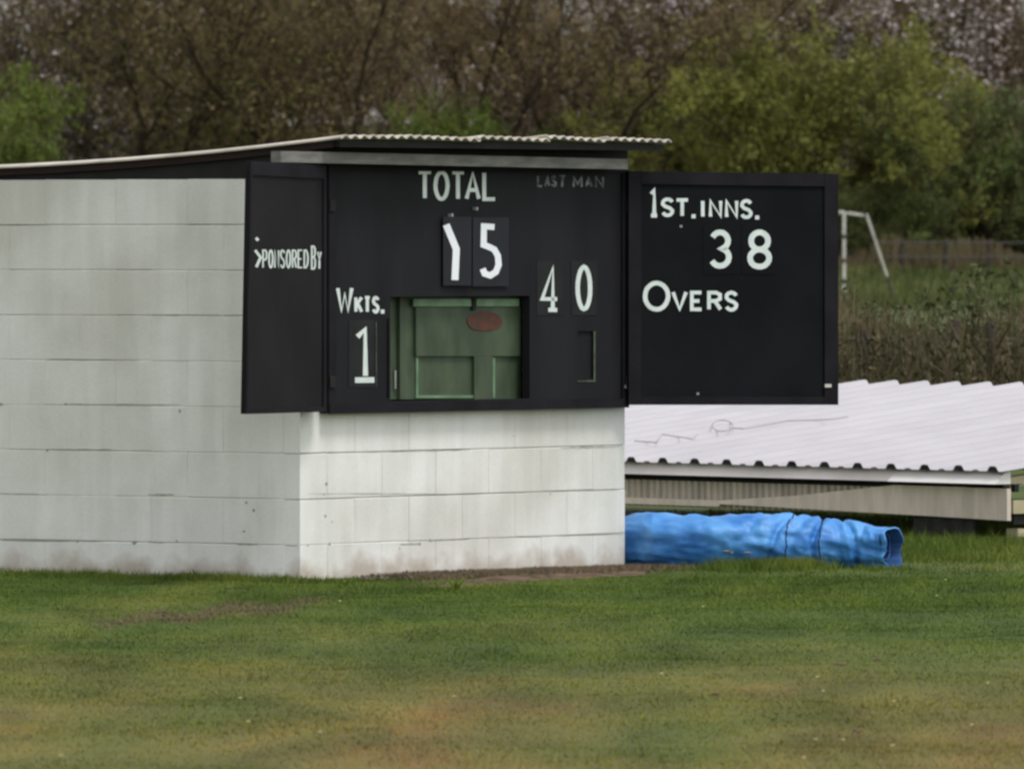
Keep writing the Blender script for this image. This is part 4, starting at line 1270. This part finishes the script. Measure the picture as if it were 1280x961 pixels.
# ------------------------------------------------------------------ far field edge
def hq(x, y): return np.array([hgt(a, b) for a, b in zip(x, y)])
NB = 30000
bx_ = NPR.uniform(-19, 19, NB); by_ = NPR.uniform(262, 306, NB)
P1 = bent_quads(bx_, by_, hq(bx_, by_), NPR.uniform(.08, .35, NB), NPR.uniform(.02, .06, NB), 1, .5)
o = quads_mesh("rough_grass", P1, m_rough, kind='stuff')
tag(o, "rough green grass on the bank beyond the goal", "rough grass")
NB = 9000
bx_ = NPR.uniform(7.5, 19, NB); by_ = NPR.uniform(302, 305, NB)
P1 = bent_quads(bx_, by_, hq(bx_, by_), NPR.uniform(.2, 1.2, NB) * (.75 + .3 * np.sin(bx_ * 1.9) * np.sin(bx_ * .7 + 1)), NPR.uniform(.015, .05, NB), 1, .25)
o = quads_mesh("dry_reeds", P1, m_straw, kind='stuff')
tag(o, "pale brown dead reeds behind the far rail fence at right", "reeds")
ff = empty("rail_fence", ray(1182, 345, 300.5), "far low rail fence with dark posts, right of the goal", "fence")
for x in (1128, 1182, 1236, 1290, 1344):
    p = ray(x, 300, 300.5); post(p.x, 300.5, hgt(p.x, 300.5) - .2, p.z, .07, ff, m_post)
for y, r, mt in ((343.5, .035, m_rail), (321, .018, m_wire), (303, .018, m_wire)):
    a_ = ray(1095, y, 300.4); b_ = ray(1370, y, 300.4)
    mb = MB(); mb.tube([a_, (a_ + b_) / 2 - Vector((0, 0, .01)), b_], r, 5); mb.build("rail", mt, ff)

# ------------------------------------------------------------------ trees
def grow(seed, H, stems=3, spread=.5, crown0=.15, dens=1.0, wtw=.026):
    r = random.Random(seed)
    trunk, limb = MB(), MB()
    tw = []; tips = []
    def path(p, dr, L, k, wob, up):
        pts = [p.copy()]; dcur = dr.normalized()
        for i in range(k):
            dcur = (dcur + Vector((r.gauss(0, wob), r.gauss(0, wob), r.gauss(0, wob * .6) + up))).normalized()
            pts.append(pts[-1] + dcur * L / k)
        return pts
    def side(dirv, ang):
        a = dirv.cross(Vector((r.gauss(0, 1), r.gauss(0, 1), r.gauss(0, 1)))).normalized()
        return (dirv * math.cos(ang) + a * math.sin(ang)).normalized()
    def at(pts, t):
        x = t * (len(pts) - 1); i = min(int(x), len(pts) - 2); f = x - i
        return pts[i].lerp(pts[i + 1], f), (pts[i + 1] - pts[i]).normalized()
    for s in range(stems):
        a = 6.283 * s / stems + r.uniform(-.6, .6)
        lean = r.uniform(.4, 1) * spread
        dr = Vector((math.cos(a) * lean, math.sin(a) * lean, 1)).normalized()
        L = H * r.uniform(.78, 1.0)
        R = .058 * H / 10 * (1.0 if stems > 2 else 1.9) * r.uniform(.9, 1.5) + .03
        P = path(Vector((math.cos(a) * .15, math.sin(a) * .15, -.2)), dr, L, 9, .17, .05)
        trunk.tube(P, [R * (1 - .85 * i / 9) for i in range(10)], 7)
        n1 = int(13 * dens)
        for i in range(n1):
            t = crown0 + (1 - crown0) * (i + r.random()) / n1
            p, dd = at(P, t)
            L1 = L * (.42 - .25 * t) * r.uniform(.7, 1.3)
            P1 = path(p, side(dd, r.uniform(.5, 1.0)), L1, 5, .16, .07)
            R1 = R * (1 - .8 * t) * .5
            limb.tube(P1, [max(.008, R1 * (1 - .8 * j / 5)) for j in range(6)], 5, cap=False)
            for j in range(8):
                t2 = .2 + .8 * (j + r.random()) / 8
                p2, d2 = at(P1, t2)
                L2 = L1 * .5 * r.uniform(.6, 1.2)
                P2 = path(p2, side(d2, r.uniform(.4, .9)), L2, 3, .2, .10)
                limb.tube(P2, [.015, .012, .009, .006], 3, cap=False)
                for q in range(7):
                    t3 = .1 + .9 * (q + r.random()) / 7
                    p3, d3 = at(P2, t3)
                    L3 = r.uniform(.25, .75)
                    P3 = path(p3, side(d3, r.uniform(.3, .8)), L3, 2, .2, .12)
                    tw.append((P3, r.uniform(.5, 1.1) * wtw)); tips.append(P3[-1]); tips.append(P3[1])
                    for z in range(3):
                        p4, d4 = at(P3, r.random()); P4 = path(p4, side(d4, r.uniform(.3, .8)), r.uniform(.12, .35), 1, .2, .15)
                        tw.append((P4, r.uniform(.35, .8) * wtw)); tips.append(P4[-1])
    arr = []
    for P3, w in tw:
        for i in range(len(P3) - 1):
            a, b = P3[i], P3[i + 1]
            th = r.random() * 6.28; sd_ = Vector((math.cos(th), math.sin(th) * .4, 0)) * w * .5
            arr.append((a - sd_, a + sd_, b + sd_ * .6, b - sd_ * .6))
    return trunk, limb, np.array([[tuple(v) for v in q] for q in arr]), np.array([tuple(t) for t in tips])

def link(name, me, parent=None, loc=(0, 0, 0)):
    o = bpy.data.objects.new(name, me); COL.objects.link(o)
    if parent: o.parent = parent
    o.location = loc
    return o
m_skyfleck = M("sky_gap_flecks", (0.42, 0.34, 0.33), (0.62, 0.54, 0.53), 1.5, rough=.8, island=[(0.12, 0.08, 0.06), (0.55, 0.46, 0.45), (0.8, 0.74, 0.74)])  # pale flakes painted among the twigs as bright sky showing through
protos = {}
TSC = 1.22
def proto(key, seed, H, stems, spread, bud_n, bud_mat, bud_s, dens=1.0, crown0=.12):
    tr, li, tw, tips = grow(seed, H, stems, spread, crown0, dens)
    a = tr.build("trunk", m_trunk, fix=False, smooth=True); b = li.build("branches", m_trunk, fix=False)
    c_ = quads_mesh("twigs", tw, m_twig)
    idx = NPR.randint(0, len(tips), bud_n)
    pos = tips[idx] + NPR.normal(0, .06, (bud_n, 3))
    l = quads_mesh("foliage", leaf_quads(pos, NPR.uniform(.5, 1.2, bud_n) * bud_s), bud_mat)
    meshes = [("trunk", a.data), ("branches", b.data), ("twigs", c_.data), ("foliage", l.data)]
    for o in (a, b, c_, l): bpy.data.objects.remove(o)
    protos[key] = meshes
proto('bare1', 3, 10, 4, .55, 10000, m_bud, .05)
proto('bare2', 8, 11, 3, .75, 10000, m_bud, .05)
proto('bare3', 15, 9.5, 6, .8, 13000, m_bud2, .055)
proto('green1', 21, 7.5, 5, .8, 42000, m_leaf, .065)
proto('olive1', 27, 8.5, 6, .85, 52000, m_leafo, .065)
proto('dark1', 33, 6.0, 6, .8, 34000, m_leafd, .055)
proto('pale', 41, 9.5, 4, .7, 5200, m_skyfleck, .07)
def tree(key, px, D, scale, name, label, cat, group, rot=0.0, sx=1.0):
    if cat == 'tree': sx *= 1.25; scale *= 1.08
    X = (px - 640) / F * D
    e = empty(name, (X, D, hgt(X, D)), label, cat, group)
    e.scale = (scale * sx, scale * sx, scale); e.rotation_euler = (0, 0, rot)
    for nm, me in protos[key]:
        o = link(nm, me, e)
        if nm in ("twigs", "foliage"): o['kind'] = 'stuff'
GT = "bare brown trees along the bank behind the hut"
GS = "green spring bushes along the bank"
T = [
 ('bare1', 510, 309, 1.0, "bare_tree", "dark multi-stemmed bare tree rising behind the roof above TOTAL", 0.4, 1.0),
 ('bare2', 372, 311, 1.0, "bare_tree", "bare tree with leaning stems behind the roof verge near the front corner", 2.0, 1.0),
 ('bare3', 150, 310, 1.05, "bare_tree", "bare twiggy tree behind the left part of the hut roof", 4.0, 1.0),
 ('bare2', 735, 310, .95, "bare_tree", "forked bare tree above the right end of the hut roof", 5.2, .9),
 ('bare3', 260, 322, 1.0, "bare_tree", "further brown bare tree between the two left trees", 1.1, 1.1),
 ('bare1', 60, 326, 1.0, "bare_tree", "further bare tree behind the green bush at the left edge", 3.3, 1.1),
 ('bare1', 850, 313, .9, "bare_tree", "brown bare tree at the left edge of the big olive bush", 1.7, 1.05),
 ('bare1', 655, 328, .95, "bare_tree", "pale-tipped bare tree set back above the small green bush", 0.9, 1.1),
 ('bare2', 440, 330, .95, "bare_tree", "set back bare tree in the gap between two dark-stemmed trees", 3.9, 1.2),
 ('bare3', 925, 332, .85, "bare_tree", "set back bare tree behind the big olive bush", 2.6, 1.2),
 ('bare2', 1130, 334, .80, "bare_tree", "set back bare tree above the shaded green bush", 0.2, 1.3),
 ('bare3', 1250, 336, .85, "bare_tree", "bare tree at the top right corner beyond the railing", 5.0, 1.2),
 ('bare2', -60, 318, 1.0, "bare_tree", "bare tree just past the left edge of the picture", 1.4, 1.1),
 ('bare1', 1345, 315, .9, "bare_tree", "bare tree just past the right edge of the picture", 2.9, 1.1),
]
T += [
 ('pale', 15, 314, 1.0, "pale_flecked_tree", "tree flecked with pale pinkish specks painted as sky gaps at the top left corner", 1.9, 1.0),
 ('pale', 700, 316, 1.02, "pale_flecked_tree", "tree flecked with pale specks painted as sky gaps at the top edge above the corrugated roof", 0.4, .9),
 ('pale', 1215, 317, .98, "pale_flecked_tree", "tree flecked with pale specks painted as sky gaps beside the far railing at the upper right", 4.4, 1.1),
]
for t in T: tree(t[0], t[1], t[2], t[3], t[4], t[5], "tree", GT, t[6], t[7])
Bq = [
 ('green1', -30, 304, .82, "green_bush", "bright green bush at the left edge above the hut roof", 0.3, .85),
 ('green1', 612, 306, .70, "green_bush", "small fresh green bush behind the middle of the corrugated roof", 2.2, .9),
 ('olive1', 1010, 306, .88, "olive_bush", "big olive green bush rising behind the right shutter", 1.0, .95),
 ('olive1', 890, 309, .74, "olive_bush", "brownish olive bush behind the right end of the hut roof", 4.0, .9),
 ('dark1', 1205, 306, .85, "shaded_bush", "dark green bush right of the big olive bush", .6, 1.0),
 ('dark1', 1290, 307, .75, "shaded_bush", "dark green bush cut by the right picture edge", 3.6, 1.1),
 ('dark1', 1100, 304, .42, "shaded_bush", "low dark bush behind the goal stay", 2.6, 1.3),
 ('olive1', 1120, 307, .84, "olive_bush", "yellow green bush merging with the right side of the big olive one", 5.0, .8),
 ('dark1', 780, 312, .8, "shaded_bush", "dark understorey bush hidden low behind the scoreboard", 1.9, 1.1),
 ('olive1', 330, 314, .62, "olive_bush", "low olive bush glimpsed just above the roof verge", 5.5, 1.0),
]
for t in Bq: tree(t[0], t[1], t[2], t[3], t[4], t[5], "bush", GS, t[6], t[7])
# undergrowth under the trees, one tangled mass
NB = 60000
bx_ = NPR.uniform(-24, 24, NB); by_ = NPR.uniform(306, 322, NB)
base = hq(bx_, by_)
tp = 1.9 + .8 * np.sin(bx_ * 1.1) + .5 * np.sin(bx_ * 2.7 + by_ * .5)
bz = NPR.rand(NB) * tp
P1 = bent_quads(bx_, by_, base + bz, NPR.uniform(.2, .8, NB), NPR.uniform(.012, .035, NB), 1, .8)
c = np.stack([bx_ + NPR.normal(0, .3, NB), by_, base + NPR.rand(NB) * (tp + .3)], -1)[:30000]
o = quads_mesh("undergrowth", np.concatenate([P1, leaf_quads(c, NPR.uniform(.04, .10, len(c)))]), m_bramble, kind='stuff')
tag(o, "tangled brown and green undergrowth below the trees", "undergrowth")
# far wood on top of the bank
NB = 90000
bx_ = NPR.uniform(-27, 27, NB); by_ = NPR.uniform(343, 358, NB)
base = hq(bx_, by_)
pxw = bx_ / by_ * F + 640
gap = 1.3 * np.exp(-((pxw - 10) / 60) ** 2) + np.exp(-((pxw - 700) / 70) ** 2) + np.exp(-((pxw - 1060) / 40) ** 2) + np.exp(-((pxw - 1220) / 90) ** 2)
tp = 3.9 - 2.2 * np.clip(gap, 0, 1) + .5 * np.sin(bx_ * 1.7) + .4 * np.sin(bx_ * 4.1)
bz = NPR.rand(NB) ** .8 * tp
P1 = bent_quads(bx_, by_, base + bz, NPR.uniform(.3, 1.1, NB), NPR.uniform(.012, .04, NB), 1, .45)
o = quads_mesh("far_wood", P1, m_twig, kind='stuff')
tag(o, "far mass of bare brown scrub on top of the bank", "wood")
rl = empty("railing", ray(1240, 115, 342), "pale distant railing among the trees at the upper right", "railing")
for y, r in ((101, .045), (106, .03)):
    a_ = ray(1190, y, 342); b_ = ray(1400, y, 342)
    mb = MB(); mb.tube([a_, b_], r, 5); mb.build("rail", m_rail, rl)
for x in (1192, 1262, 1332, 1398):
    p = ray(x, 99, 342); mb = MB(); mb.tube([(p.x, 342.1, hgt(p.x, 342) - .2), (p.x, 342.1, p.z)], .04, 5); mb.build("post", m_rail, rl)
